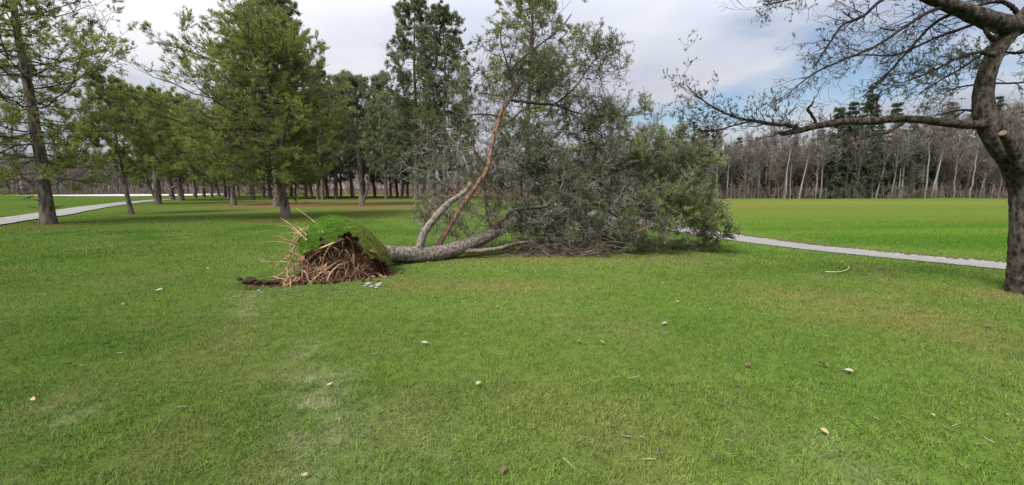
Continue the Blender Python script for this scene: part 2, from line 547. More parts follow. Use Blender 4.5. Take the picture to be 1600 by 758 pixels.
for a in [(760, 447, 150, 9, 'dry', .6), (640, 440, 50, 7, 'dry', .4), (500, 640, 40, 60, 'frost', .55), (480, 560, 30, 35, 'frost', .35), (110, 640, 50, 20, 'frost', .35),
          (390, 480, 20, 25, 'frost', .35), (1290, 720, 90, 40, 'frost', .18), (880, 640, 160, 60, 'dry', .2), (1350, 490, 160, 22, 'dry', .55), (1480, 455, 90, 10, 'dry', .35),
          (640, 700, 70, 40, 'frost', .2), (300, 560, 110, 50, 'dry', .18), (1080, 640, 90, 60, 'dry', .15), (280, 700, 110, 40, 'dry', .25), (1250, 455, 110, 10, 'dry', .3),
          (520, 322, 150, 3.0, 'litter', .8), (440, 318, 60, 3.5, 'litter', .9), (640, 320, 70, 4, 'litter', .45), (565, 324, 30, 2.5, 'litter', .7), (330, 324, 130, 1.2, 'dry', .5),
          (420, 345, 40, 4, 'dry', .4), (80, 352, 34, 3.5, 'litter', .55), (447, 343, 30, 3, 'litter', .6), (206, 336, 16, 1.5, 'litter', .45), (247, 319.5, 20, 1.2, 'litter', .5), (365, 321.5, 20, 1.2, 'litter', .5), (1585, 462, 40, 7, 'dry', .8), (880, 402, 230, 9, 'dry', .5), (620, 330, 110, 6, 'dry', .45)]:
    blob_px(*a)


def lerp3(a, b, t):
    return a + (np.asarray(b) - a) * np.clip(t, 0, 1)[..., None]


def lawn(x, y):
    x = np.asarray(x, float); y = np.asarray(y, float)
    c = np.zeros(x.shape + (3,)) + np.array([.071, .121, .023])
    n1 = fbm(x / 1.7, y / 2.2, 11, 4); n2 = fbm(x / 5.5, y / 7, 21, 3); n3 = fbm(x / .45, y / .45, 31, 3)
    c = lerp3(c, [.040, .092, .014], (n1 - .50) * 3.2)
    c = lerp3(c, [.098, .145, .034], (n2 * .75 + n3 * .25 - .47) * 3.2)
    c = lerp3(c, [.118, .132, .046], (fbm(x / .7, y / .7, 41, 4) - .55) * 2.4)
    c = lerp3(c, [.034, .075, .014], (n3 - .60) * 2.0)
    s = seg_dist(x, y, PATH_R)
    f = np.clip((s - 1.2) / 2.5, 0, 1)            # open field beyond the path: brighter, striped
    st = fbm(x / 40, y / 3.2 + x / 60, 51, 3)
    fc = np.zeros_like(c) + np.array([.078, .140, .026])
    fc = lerp3(fc, [.054, .118, .020], (st - .52) * 5)
    fc = lerp3(fc, [.140, .140, .056], (st - .36 + np.clip((y - 26) / 60, 0, .3)) * 2.4 * np.clip((y - 20) / 10, 0, 1) * .7)
    fc = lerp3(fc, [.105, .142, .036], (fbm(x / 6, y / 4, 57, 3) - .45) * 2)
    fc = lerp3(fc, [.072, .145, .024], np.clip((y - 52) / 6, 0, .9))
    c = c * (1 - f[..., None]) + fc * f[..., None]
    e = np.exp(-((np.abs(s) - 1.25) / .22) ** 2)
    c = lerp3(c, [.085, .07, .045], np.where(s > 0, e * .95, e * .35))
    for bx, by, rx, ry, ro, kind, amt in BLOBS:
        ca, sa = math.cos(ro), math.sin(ro)
        lx = ((x - bx) * ca + (y - by) * sa) / rx; ly = (-(x - bx) * sa + (y - by) * ca) / ry
        g = np.exp(-(lx * lx + ly * ly)) * amt
        k = np.clip(g * (fbm(x / .10, y / .13, 55, 3) * 4.0 - 1.2 if kind == 'frost' else (0.35 + 1.3 * n3)) * (0.5 + n1), 0, 1)
        c = lerp3(c, {'dry': [.150, .120, .050], 'frost': [.20, .205, .115], 'litter': [.145, .082, .045]}[kind], k)
    # woodland floor under the far trees
    wd = np.clip((y - 64) / 3, 0, 1) * np.clip((x + 20) / 5, 0, 1) + np.clip((y - 104) / 6, 0, 1)
    c = lerp3(c, [.11, .07, .045], np.clip(wd, 0, 1))
    gv = np.clip(1 - np.abs(x + 24) / 22, 0, 1) * np.clip((y - 40) / 10, 0, 1) * np.clip(fbm(x / 4, y / 4, 61, 3) * 2 - .4, 0, 1)
    c = lerp3(c, [.13, .085, .045], gv * .9)
    f = f[..., None]
    c = c * (np.array([.92, .91, .86]) * (1 - f) + np.array([.78, .76, .58]) * f)
    return c


# ------------------------------------------------------------------ ground
def axis(parts):
    a = []
    for lo, hi, st in parts:
        a += list(np.arange(lo, hi - 1e-6, st))
    a.append(parts[-1][1])
    return np.array(a)


gx = axis([(-600, -120, 40), (-120, -40, 4), (-40, -16, .7), (-16, -5, .35), (-5, -1.5, .10), (-1.5, 4, .35), (4, 17, .16), (17, 24, .4), (24, 60, 1.2), (60, 120, 4), (120, 600, 40)])
gy = axis([(-60, -5, 8), (-5, 1.5, .7), (1.5, 6.8, .22), (6.8, 9.0, .09), (9.0, 36, .27), (36, 70, .6), (70, 140, 3), (140, 700, 40)])
X, Y = np.meshgrid(gx, gy)
Z = h(X, Y)
nx, ny = len(gx), len(gy)
idx = np.arange(nx * ny).reshape(ny, nx)
b = MB()
b.add(np.stack([X, Y, Z], -1), np.stack([idx[:-1, :-1], idx[:-1, 1:], idx[1:, 1:], idx[1:, :-1]], -1))
tag(obj('ground', b.mesh('ground', [M['ground']], extra=lawn(X, Y).reshape(-1, 3))), 'mown green golf course lawn with dry and pale patches', 'lawn', kind='structure')


def strip(name, pts, w, mat, lift, n=200, na=8, wav=.10):
    c = smooth_path(pts, n)
    t = np.gradient(c, axis=0); t /= np.linalg.norm(t, axis=1, keepdims=True)
    nr = np.stack([t[:, 1], -t[:, 0]], 1)
    s = np.linspace(-w / 2, w / 2, na)
    e = (fbm(np.arange(n) / 1.3, np.zeros(n), 71, 4, .7) - .5) * wav * 2
    P = c[:, None] + nr[:, None] * (s[None] * (1 + e[:, None]))[..., None]
    z = h(P[..., 0], P[..., 1]) + lift
    V = np.concatenate([P, z[..., None]], -1)
    i = np.arange(n * na).reshape(n, na)
    b = MB(); b.add(V, np.stack([i[:-1, :-1], i[:-1, 1:], i[1:, 1:], i[1:, :-1]], -1))
    return obj(name, b.mesh(name, [mat]))


tag(strip('cart_path', PATH_R[1:], 2.4, M['path'], .022, 700), 'pale grey asphalt cart path crossing behind the fallen tree crown', 'path', kind='structure')
lp = [G(-60, 355), G(0, 346), G(60, 338.5), G(110, 330), G(150, 323.5), G(200, 317.2), G(260, 312)]
tag(strip('cart_path', [(p.x, p.y) for p in lp], 2.1, M['path'], .05, 200), 'narrow grey cart path curving away behind the left pine', 'path', kind='structure')
gp = [G(60, 306.5), G(140, 306.0), G(230, 305.6), G(300, 305.3), G(335, 305.2)]
tag(strip('gravel_road', [(p.x, p.y) for p in gp], 26, M['gravel'], .10, 80), 'pale gravel lot across the far left lawn', 'road', kind='structure')


# grass blades of the near lawn
def grass():
    rg = np.random.default_rng(5)
    b = MB(); cols = []
    for lo, hi, dens, hgt, wid, seg in [(1.5, 3.4, 10500, .025, .0034, 2), (3.4, 5.2, 6600, .027, .0044, 1), (5.2, 8.0, 2200, .030, .0064, 1), (8.0, 12, 620, .036, .0115, 1), (12, 17, 230, .034, .017, 1), (17, 24, 70, .032, .023, 1)]:
        A = 1.28 * (hi ** 2 - lo ** 2) + 3.0 * (hi - lo)
        n = int(A * dens)
        yy = np.sqrt(rg.uniform(lo ** 2, hi ** 2, n))
        xx = rg.uniform(-1, 1, n) * (1.28 * yy + 1.5)
        clump = fbm(xx / .11, yy / .11, 81, 2)
        keep = clump + rg.normal(0, .22, n) > .35
        s = seg_dist(xx, yy, PATH_R); keep &= np.abs(s) > 1.06
        ca, sa = math.cos(.39), math.sin(.39)
        lx = (xx - HOLE[0]) * ca + (yy - HOLE[1]) * sa; ly = -(xx - HOLE[0]) * sa + (yy - HOLE[1]) * ca
        keep &= ((lx + .35) / 1.25) ** 2 + (ly / .42) ** 2 > 1.15 + rg.normal(0, .1, n)
        xx, yy, clump = xx[keep], yy[keep], clump[keep]; n = len(xx)
        zz = h(xx, yy)
        an = rg.uniform(0, 2 * np.pi, n) + fbm(xx / .5, yy / .5, 91, 2) * 3
        lean = rg.uniform(.25, 1.2, n)
        hh = hgt * rg.uniform(.6, 1.35, n) * (.7 + .7 * clump)
        d = np.stack([np.cos(an) * np.sin(lean), np.sin(an) * np.sin(lean), np.cos(lean)], -1)
        sd = np.stack([-np.sin(an), np.cos(an), np.zeros(n)], -1) * (wid * rg.uniform(.6, 1.3, n))[:, None] * .5
        p0 = np.stack([xx, yy, zz - .003], -1)
        L_ = hh * 1.5
        col = lawn(xx, yy) * rg.uniform(.28, 1.9, n)[:, None] * (0.66 + .7 * clump)[:, None] * 1.62
        straw = rg.random(n) < .07
        col[straw] = np.array([.26, .24, .13]) * rg.uniform(.6, 1.2, (straw.sum(), 1))
        if seg == 2:
            mid = p0 + d * (L_ * .55)[:, None]
            d2 = d * np.array([1.25, 1.25, .55]); d2 /= np.linalg.norm(d2, axis=1, keepdims=True)
            tip = mid + d2 * (L_ * .5)[:, None]
            V = np.stack([p0 - sd, p0 + sd, mid + sd * .8, mid - sd * .8, tip], 1)
            i = np.arange(n)[:, None] * 5
            b.add(V, i + np.array([[0, 1, 2, 3]]), i + np.array([[3, 2, 4]]))
            cols.append(np.repeat(col, 5, 0))
        else:
            tip = p0 + d * L_[:, None]
            V = np.stack([p0 - sd, p0 + sd, tip], 1)
            b.add(V, None, np.arange(n * 3).reshape(-1, 3))
            cols.append(np.repeat(col, 3, 0))
    tag(obj('grass', b.mesh('grass', [M['blades']], smooth=False, extra=np.concatenate(cols))), 'short mown grass blades of the near lawn', 'grass', kind='stuff')


grass()


# ------------------------------------------------------------------ standing pines
def pine(name, H, r0, zmin, Lmax, nl, seed, needle, bark='bark_pine', lean=(0, 0), bias=(0, 0), tuft=(9, .15, .022), dens=1.0,
         shape='round', dead=6, fork=None, droop=0.0, sec=9, ter=5, wig=.03, up=.22, stub=True, tk=(1., .72, .42), rise=.62):
    """trunk mesh, crown mesh of one pine, base at the origin"""
    rg = np.random.default_rng(seed)
    n = 14
    t = np.linspace(0, 1, n)
    px = lean[0] * t ** .8 * H + np.cumsum(rg.normal(0, wig, n)) * H * .12
    py = lean[1] * t ** .8 * H + np.cumsum(rg.normal(0, wig, n)) * H * .12
    px -= px[0]; py -= py[0]
    T = np.stack([px, py, t * H], 1)
    Tr = r0 * (1 - t) ** .75 + .015
    T2 = smooth_path(T, 40); R2 = np.interp(np.linspace(0, 1, 40), t, Tr)
    zt = T2[:, 2]
    R2 = R2 * (1 + .35 * np.exp(-zt / (r0 * 1.3)))
    T2[0, 2] -= .15
    bt = MB()
    bt.tubes(T2, R2, 12, 0)
    if fork is not None:
        # second stem: (height it leaves, dx, dy, length)
        fz, fx, fy, fl = fork
        i = np.argmin(abs(zt - fz))
        fp = np.array([T2[i], T2[i] + np.array([fx * .35, fy * .35, fl * .16]), T2[i] + np.array([fx * .7, fy * .7, fl * .45]), T2[i] + np.array([fx, fy, fl])])
        F = smooth_path(fp, 16); bt.tubes(F, R2[i] * .72 * np.linspace(1, .25, 16), 9, 0)
    # knots and old branch stubs
    if stub:
        for k in range(14):
            z = rg.uniform(.6, zmin + 1.5); i = np.argmin(abs(zt - z)); a = rg.uniform(0, 6.28)
            dd = np.array([math.cos(a), math.sin(a), .2])
            bt.tubes(np.stack([T2[i], T2[i] + dd * (R2[i] + rg.uniform(.05, .35))]), np.array([.03, .012]), 5, 0)
    tm = bt.mesh(name + '_trunk', [M[bark]])
    # limbs
    bc = MB()
    zs = zmin + (H * .985 - zmin) * (np.arange(nl) / nl) ** .92 + rg.normal(0, .12, nl)
    paths, rads, ls = [], [], []
    az = rg.uniform(0, 6.28)
    for k, z in enumerate(zs):
        tt = (z - zmin) / (H - zmin)
        if shape == 'round':
            pr = (1 - tt ** 2.2) ** .6 * (.72 + .28 * math.sin(min(tt * 3.2, 1.57)))
        elif shape == 'dome':
            pr = (1 - tt ** 3.4) ** .55 * (.80 + .20 * math.sin(min(tt * 2.6, 1.57)))
        elif shape == 'cone':
            pr = (1 - tt) ** .8
        else:           # 'top': long bare stem, broad clumpy head
            pr = max(.12, math.sin(min(1, (tt * 1.15 + .12)) * math.pi) ** .7)
        pr = max(pr, .1)
        az += 2.4 + rg.normal(0, .35)
        L_ = Lmax * pr * rg.uniform(.66, 1.08) * (1 + bias[0] * math.cos(az) + bias[1] * math.sin(az))
        el = -.06 - droop + rise * tt + rg.normal(0, .14)
        x0 = np.interp(z, T2[:, 2], T2[:, 0]); y0 = np.interp(z, T2[:, 2], T2[:, 1])
        s = np.linspace(0, 1, 8)
        d = np.array([math.cos(az) * math.cos(el), math.sin(az) * math.cos(el), math.sin(el)])
        P = np.array([x0, y0, z]) + d * L_ * s[:, None]
        P[:, 2] += L_ * (up * s ** 2.2 - .10 * np.sin(s * math.pi))
        P[1:] += np.cumsum(rg.normal(0, .022 * L_, (7, 3)), 0)
        P[:, 2] = np.maximum(P[:, 2], 1.35)
        paths.append(P); rads.append(max(.011, .0085 * L_ ** 1.1) * (1 - s * .8)); ls.append(L_)
    P = np.array(paths); Rr = np.array(rads)
    alive = np.ones(nl, bool); alive[:dead] = False
    bc.tubes(P, Rr, 5, 0)
    S, SR, st = spawn(P, Rr, sec, .06, 1.0, .85, lambda t, r: (.17 + .30 * (1 - t)) * r, rg, .2, 4, .12, .45, .06)
    bc.tubes(S, np.maximum(SR, .007), 3, 0)
    al2 = np.repeat(alive, sec)
    K, KR, kt = spawn(S, SR, ter, .25, 1.0, .75, lambda t, r: (.20 + .25 * (1 - t)) * r, rg, .3, 3, .15, .7, .05, lmin=.16)
    al3 = np.repeat(al2, ter)
    bc.tubes(K, np.maximum(KR, .0055), 1, 0)
    C, A = [], []
    for Q, al, ts in ((K, al3, tk), (S, al2, (1., .75, .5))):
        for tq in ts:
            c, a = along(Q[al], tq, rg, .3); C.append(c); A.append(a)
    C = np.concatenate(C); A = np.concatenate(A)
    # gaps: whole sprays drop out in patches
    hole = (np.sin(C[:, 0] * 1.7 + seed) + np.sin(C[:, 1] * 1.9 + 2) + np.sin(C[:, 2] * 2.1 + seed * 2)) / 3
    keep = (rg.random(len(C)) < dens) & (hole > -.55)
    C, A = C[keep], A[keep]
    A = A + np.array([0, 0, .35])
    M_, ln, wd = tuft
    tint = np.clip(.25 + .12 * A[:, 2] + rg.normal(0, .16, len(C)) + .45 * (fbm(C[:, 0] * .8 + C[:, 2], C[:, 1] * .8 + C[:, 2] * .7, seed, 3) - .3), 0, 1)
    bc.tufts(C, A, M_, ln * rg.uniform(.75, 1.25, len(C)), wd, 1.15, 1, rg, tint)
    cm = bc.mesh(name + '_crown', [M['twig'], M[needle]], smooth=False)
    return tm, cm


def plant(meshes, loc, label, cat, group, name='pine_tree', rz=0, sc=1.0, parts=('trunk', 'crown')):
    e = empty(name, loc, label, cat, group, rz, sc)
    for me, pn in zip(meshes, parts):
        obj(pn, me, e)
    return e


GP = 'pines standing on the lawn'
def at(u, v, dz=.0):
    p = G(u, v); return (p.x, p.y, p.z - dz)


# big pine at the left edge
m = pine('a', 13.0, .235, 1.8, 4.3, 104, 21, 'needle_yellow', lean=(-.035, .0), dead=3, dens=.95, fork=(1.7, -1.5, .2, 1.1), wig=.02, tuft=(6, .145, .024), bias=(.12, -.2), sec=10, ter=6, tk=(1., .75, .5, .25))
plant(m, at(76, 350), 'large rough-barked pine at the left edge with a forked trunk', 'tree', GP)
# slim leaning pine
m = pine('b', 7.8, .115, 1.9, 2.3, 36, 33, 'needle_green', lean=(-.10, .02), dead=3, dens=.9, tuft=(8, .19, .036))
plant(m, at(206, 335), 'slim small pine leaning left, alone between the left pine and the grove', 'tree', GP)
# forked pine
m = pine('c', 10.5, .27, 2.2, 4.3, 44, 41, 'needle_yellow', dead=2, dens=.95, tuft=(8, .27, .056), fork=(.55, -1.1, 0, 3.0))
plant(m, at(247, 319), 'yellow-green pine with two stems forking near the ground', 'tree', GP)
m = pine('d', 11.5, .29, 2.6, 4.6, 42, 47, 'needle_green', dead=2, dens=.95, tuft=(8, .29, .062), fork=(1.5, 2.2, 0, 1.6))
plant(m, at(269, 312), 'dark-stemmed pine just right of the two-stemmed pine', 'tree', GP)
plant(m, at(283, 313.5), 'thick leaning pine with a low limb reaching right, third of the left cluster', 'tree', GP, rz=2.2, sc=1.02)
# centre pine in front
m = pine('e', 9.6, .21, 1.9, 4.6, 124, 58, 'needle_yellow', dead=3, dens=.97, bias=(-.16, -.14), sec=11, tuft=(6, .155, .024), ter=5, tk=(1., .75, .5, .25), shape='dome', lean=(-.02, 0), up=.10, rise=.36)
plant(m, at(447, 341), 'broad yellow-green pine standing behind the upturned roots', 'tree', GP)
# tall dark pine behind it
tall1 = pine('f', 21.5, .30, 5.0, 4.9, 76, 63, 'needle_dark', dead=8, dens=.9, tuft=(8, .30, .060), shape='cone', up=.3, sec=9)
tall2 = pine('g', 24.0, .28, 5.5, 5.2, 80, 77, 'needle_dark', dead=10, dens=.72, tuft=(8, .32, .062), shape='round', up=.3, sec=9)
plant(tall1, at(433, 323), 'tall dark pine with a thick trunk right behind the broad yellow-green pine', 'tree', GP)
m = pine('h', 9.5, .20, 1.9, 3.9, 44, 81, 'needle_yellow', dead=3, dens=.9, tuft=(8, .26, .054))
plant(m, at(365, 320.5), 'low yellow-green pine with a short straight trunk in the middle of the grove edge', 'tree', GP)
m = pine('i', 10.5, .20, 2.6, 3.9, 46, 93, 'needle_dark', dead=12, dens=.75, tuft=(8, .26, .052), lean=(-.03, 0), fork=(.25, .85, .1, 3.4))
plant(m, at(566, 322), 'pine with a V of two dark stems at the right edge of the grove', 'tree', GP)
plant(tall2, at(650, 312.5), 'tallest dark pine, rising out of the frame left of the fallen crown', 'tree', GP, rz=1.0, sc=1.0)
plant(tall2, at(697, 313), 'tall pine whose trunk shows through the grey twigs of the fallen crown', 'tree', GP, rz=3.1, sc=.93)
# pine right behind the fallen crown
m = pine('j', 18.5, .21, 3.5, 4.4, 66, 101, 'needle_green', dead=6, dens=.55, tuft=(8, .25, .045), shape='round', up=.28)
plant(m, (0.0 + 25 / FPX * 31, 31, float(h(1.15, 31))), 'tall open pine standing directly behind the fallen crown', 'tree', GP)

# the grove further back
GG = 'pines of the far grove'
gr = [pine('k', 16.0, .25, 1.8, 4.2, 50, 111, 'needle_dark', dead=5, dens=.9, tuft=(7, .40, .085), tk=(1., .6), sec=8, ter=4),
      pine('l', 14.0, .23, 1.6, 3.9, 46, 121, 'needle_green', dead=4, dens=.9, tuft=(7, .40, .085), tk=(1., .6), sec=8, ter=4),
      pine('m', 17.5, .24, 2.2, 4.0, 48, 131, 'needle_dark', dead=6, dens=.85, tuft=(7, .42, .085), tk=(1., .6), sec=8, ter=4)]
grove = [(305, 309, 0), (319, 308.5, 1), (331, 308, 1), (352, 308.5, 2), (358, 309.5, 0), (395, 312, 0), (412, 309.5, 1), (424, 311, 2), (478, 310.5, 2), (487, 308.8, 1),
         (497, 311.5, 0), (505, 312.3, 2), (512, 310, 1), (525, 310.5, 0), (551, 309.3, 2), (604, 311.5, 2), (611, 309, 0), (621, 308.2, 1), (628, 309, 2), (637, 308.5, 0), (662, 310, 1),
         (440, 308.5, 2), (455, 308.5, 0), (342, 306.8, 1), (373, 306.8, 0), (462, 307, 1), (533, 307, 2), (570, 307.2, 0), (586, 308.2, 1), (648, 307.6, 2), (681, 308.4, 0), (716, 308, 1)]
for k, (u, v, kind) in enumerate(grove):
    look = ('dark bushy pine', 'shorter greener pine', 'long-stemmed dark pine')[kind]
    where = ('left of the broad yellow-green pine' if u < 400 else 'just behind the broad yellow-green pine' if u < 495 else 'between the broad pine and the V-stemmed pine' if u < 566 else 'right of the V-stemmed pine')
    plant(gr[kind], at(u, v), look + ' in the far grove, ' + where, 'tree', GG, rz=random.uniform(0, 6.28), sc=random.uniform(.78, 1.1)).rotation_euler = (random.gauss(0, .03), random.gauss(0, .03), random.uniform(0, 6.28))


# ------------------------------------------------------------------ bare wood on the right and far left
def bare(name, H, seed, mat='wood_far', r0=.11, zmin=.28, nl=16, spread=.55, sec=8, ter=6, fine=.016, lean=0.0, crook=.02):
    rg = np.random.default_rng(seed)
    t = np.linspace(0, 1, 10)
    T = np.stack([lean * H * t + np.cumsum(rg.normal(0, crook, 10)) * H * .25, np.cumsum(rg.normal(0, crook, 10)) * H * .25, t * H], 1)
    T -= T[0]; T[0, 2] = -.1
    Tr = r0 * (1 - t) ** .8 + .012
    bt = MB(); bt.tubes(T, Tr, 7, 0)
    if mat == 'birch':
        sm = [M['birch']]
    else:
        sm = [M[mat]]
    tm = bt.mesh(name + '_trunk', sm)
    b = MB()
    P, Pr, tt = spawn(T[None], Tr[None], nl, zmin, .98, spread, lambda t, r: (.10 + .34 * (1 - t)) * r, rg, .18, 5, .18, 1, .05)
    b.tubes(P, np.maximum(Pr, .012), 4, 0)
    S, Sr, _ = spawn(P, Pr, sec, .15, 1, .6, lambda t, r: (.25 + .4 * (1 - t)) * r, rg, .2, 4, .12, 1, .07, lmin=.5)
    b.tubes(S, np.maximum(Sr, fine), 3, 0)
    K, Kr, _ = spawn(S, Sr, ter, .15, 1, .6, lambda t, r: (.3 + .4 * (1 - t)) * r, rg, .25, 3, .1, 1, .07, lmin=.35)
    b.tubes(K, np.maximum(Kr, fine * .75), 1, 0)
    cm = b.mesh(name + '_crown', [M['wood_far'] if mat in ('birch', 'wood_pale') else M[mat]], smooth=False)
    return tm, cm


def spruce(name, H, seed, half=1.7, nl=90, mat='needle_spruce', ragged=.3):
    rg = np.random.default_rng(seed)
    bt = MB(); t = np.linspace(0, 1, 6)
    bt.tubes(np.stack([t * 0, t * 0, t * H - .1], 1), .17 * (1 - t) + .012, 7, 0)
    tm = bt.mesh(name + '_trunk', [M['bark_pine']])
    b = MB()
    wh = max(14, int(H * 1.7)); tt = .08 + .905 * (rg.integers(0, wh, nl) + rg.normal(0, .09, nl)) / wh; tt = np.clip(tt, .05, .985)
    az = rg.uniform(0, 6.28, nl)
    L_ = half * (1 - tt) ** .85 * rg.uniform(1 - ragged * 1.6, 1.15, nl) + .12
    s = np.linspace(0, 1, 5)
    P = np.zeros((nl, 5, 3))
    P[..., 0] = np.cos(az)[:, None] * L_[:, None] * s; P[..., 1] = np.sin(az)[:, None] * L_[:, None] * s
    P[..., 2] = (tt * H)[:, None] + L_[:, None] * (-.55 * s + .38 * s ** 2.5)
    Rr = np.full((nl, 5), .015)
    b.tubes(P, Rr, 3, 0)
    S, Sr, _ = spawn(P, Rr, 9, .1, 1, .8, lambda t, r: (.2 + .3 * (1 - t)) * r, rg, .2, 3, -.25, .25, .04, lmin=.15)
    C, A = [], []
    for Q, ts in ((S, (.35, .7, 1.)), (P, (.25, .5, .75, 1.))):
        for q in ts:
            c, a = along(Q, q, rg, .2); C.append(c); A.append(a)
    C = np.concatenate(C); A = np.concatenate(A)
    k = rg.random(len(C)) < .85
    b.tufts(C[k], A[k], 5, .26 * rg.uniform(.7, 1.3, k.sum()), .075, .55, 1, rg)
    return tm, b.mesh(name + '_crown', [M['twig'], M[mat]], smooth=False)


bares = [bare('n1', 9.5, 201, 'wood_far'), bare('n2', 8.5, 202, 'wood_far_brown', spread=.75, zmin=.12, nl=20), bare('n3', 11, 203, 'wood_far', spread=.42, nl=18), bare('n4', 7.5, 204, 'wood_far_brown', spread=.6, zmin=.1, nl=20),
         bare('n5', 10, 205, 'wood_pale', r0=.09, spread=.45, nl=14), bare('n6', 12.5, 206, 'wood_far', r0=.14, spread=.6)]
birches = [bare('o1', 10.5, 211, 'birch', r0=.10, spread=.4, nl=12, zmin=.45, lean=.16, crook=.015), bare('o2', 9.5, 212, 'birch', r0=.09, spread=.45, nl=12, zmin=.4, lean=-.05, crook=.03), bare('o3', 11, 213, 'birch', r0=.11, spread=.5, nl=12, zmin=.5, lean=.02, crook=.03)]
spruces = [spruce('p1', 16.5, 221, 3.5, 230), spruce('p2', 13, 222, 2.6, 170), spruce('p3', 11, 223, 1.25, 130, ragged=.2), spruce('p4', 10, 224, 2.2, 130, ragged=.4)]

GB = 'bare trees at the edge of the wood beyond the path'
GS = 'spruces in the wood beyond the path'
rw = random.Random(12)


def wood_pos(u, extra):
    p = G(u, 310.2 + rw.uniform(-.3, .3))
    k = (62 + extra + 1.1 * math.sin(u / 23.0) + .8 * math.sin(u / 9.0 + 1)) / p.y
    return (p.x * k, p.y * k, float(h(p.x * k, p.y * k)))


# spruces: (u, how far behind the edge, kind, tip row in the photograph)
TIP = {0: 16.5, 1: 13.0, 2: 11.0, 3: 10.0}
for u, ex, kind, tip, lab in [(1346, 1.5, 0, 134, 'tallest spruce of the wood, layered dark boughs above the long low limb'), (1320, 2, 1, 158, 'dark spruce just left of the tallest spruce'), (1386, 2.5, 2, 158, 'narrow spire-shaped spruce right of the tallest spruce'),
                              (1416, 3, 1, 182, 'bluish green spruce between the narrow spire and the near trunk'), (1300, 12, 3, 165, None), (1432, 14, 2, 190, None), (1290, 1, 3, 210, 'short broad dark spruce under the blunt end of the low limb'), (1470, 14, 1, 158, None), (1110, 8, 1, 210, None),
                              (1080, 4, 2, 205, None), (1095, 12, 3, 200, None), (1132, 14, 3, 225, None), (1166, 12, 2, 215, None), (1178, 16, 3, 212, None), (1240, 14, 3, 225, None), (1060, 9, 1, 195, None), (1206, 18, 1, 225, None), (1540, 14, 0, 150, None), (1000, 9, 1, 200, None), (1030, 14, 0, 195, None),
                              (950, 14, 1, 215, None), (1262, 18, 1, 215, None), (1365, 16, 1, 190, None), (1660, 12, 0, 140, None), (1620, 16, 1, 150, None), (1150, 20, 2, 212, None), (1345, 3, 3, 235, None), (1400, 18, 3, 200, None), (1500, 20, 2, 175, None), (1215, 3, 3, 235, None), (1160, 4, 2, 228, None), (1445, 5, 3, 225, None), (1275, 5, 2, 200, None), (1120, 3, 3, 232, None), (1375, 4, 3, 215, None), (1190, 5, 1, 218, None), (1235, 6, 1, 212, None), (1480, 6, 3, 205, None), (1520, 8, 1, 185, None), (1145, 6, 1, 220, None), (1330, 4, 3, 220, None), (1305, 3, 1, 195, None), (1570, 8, 1, 165, None)]:
    p = wood_pos(u, ex)
    Hm = (HORIZON - tip) / FPX * p[1] * 1.0 + CAM_H - p[2]
    plant(spruces[kind], p, lab or ('dark pointed spruce', 'dark full spruce', 'narrow dark spruce', 'short ragged spruce')[kind] + ' in the right wood ' + ('behind the fallen crown' if u < 1130 else 'left of the leaning birch' if u < 1250 else 'beside the tallest spruce' if u < 1425 else 'left of the near trunk' if u < 1560 else 'behind the near trunk'), 'tree', GS, 'spruce_tree', rw.uniform(0, 6.28), Hm / TIP[kind])

for u, ex, kind, sc, rz, lab in [(1248, -.4, 0, .92, .1, 'leaning white birch under the broken end of the low limb'), (1226, -.2, 2, .9, 1.5, 'crooked white birch left of the leaning birch'), (1455, .2, 0, 1.0, .2, 'pale birch leaning right near the dark trunk'), (1460, .6, 2, 1.05, 0, 'upright forked white birch near the dark trunk'),
                                 (1368, 0, 0, .9, 6.1, 'thin birch leaning right under the tallest spruce'), (1185, .8, 1, .85, .6, None), (1135, .8, 1, .9, 2, None), (1445, 1.5, 2, .95, 3, None), (1515, .5, 1, .95, 4, None), (1405, 1, 1, .85, .3, None), (1290, 1.4, 2, .8, 2.4, None)]:
    plant(birches[kind], wood_pos(u, ex), lab or ('pale birch left of the leaning birch in the wood' if u < 1250 else 'pale birch between the leaning birch and the tallest spruce' if u < 1340 else 'pale birch right of the tallest spruce in the wood'), 'tree', GB, 'birch_tree', rz, sc)

u = 905.0
k = 0
while u < 1665:
    kind = rw.choice([0, 0, 1, 2, 2, 3, 4, 5])
    ex = rw.choice([rw.uniform(-.5, 2), rw.uniform(2, 7), rw.uniform(7, 16)])
    look = ('grey leafless tree', 'spreading brownish leafless tree', 'slender upright grey tree', 'bushy low brown tree', 'pale-stemmed bare tree', 'large bare grey tree')[kind]
    where = ('behind the fallen crown' if u < 1130 else 'left of the leaning birch' if u < 1250 else 'around the tall spruces' if u < 1425 else 'by the birches left of the near trunk' if u < 1570 else 'behind the near trunk')
    plant(bares[kind], wood_pos(u, ex), look + ' in the right wood ' + where, 'tree', GB, 'bare_tree', rw.uniform(0, 6.28), rw.uniform(.48, 1.02) * (1 + .35 * max(0, min(1, (u - 1420) / 120))))
    u += rw.uniform(3.5, 7.5)
    k += 1


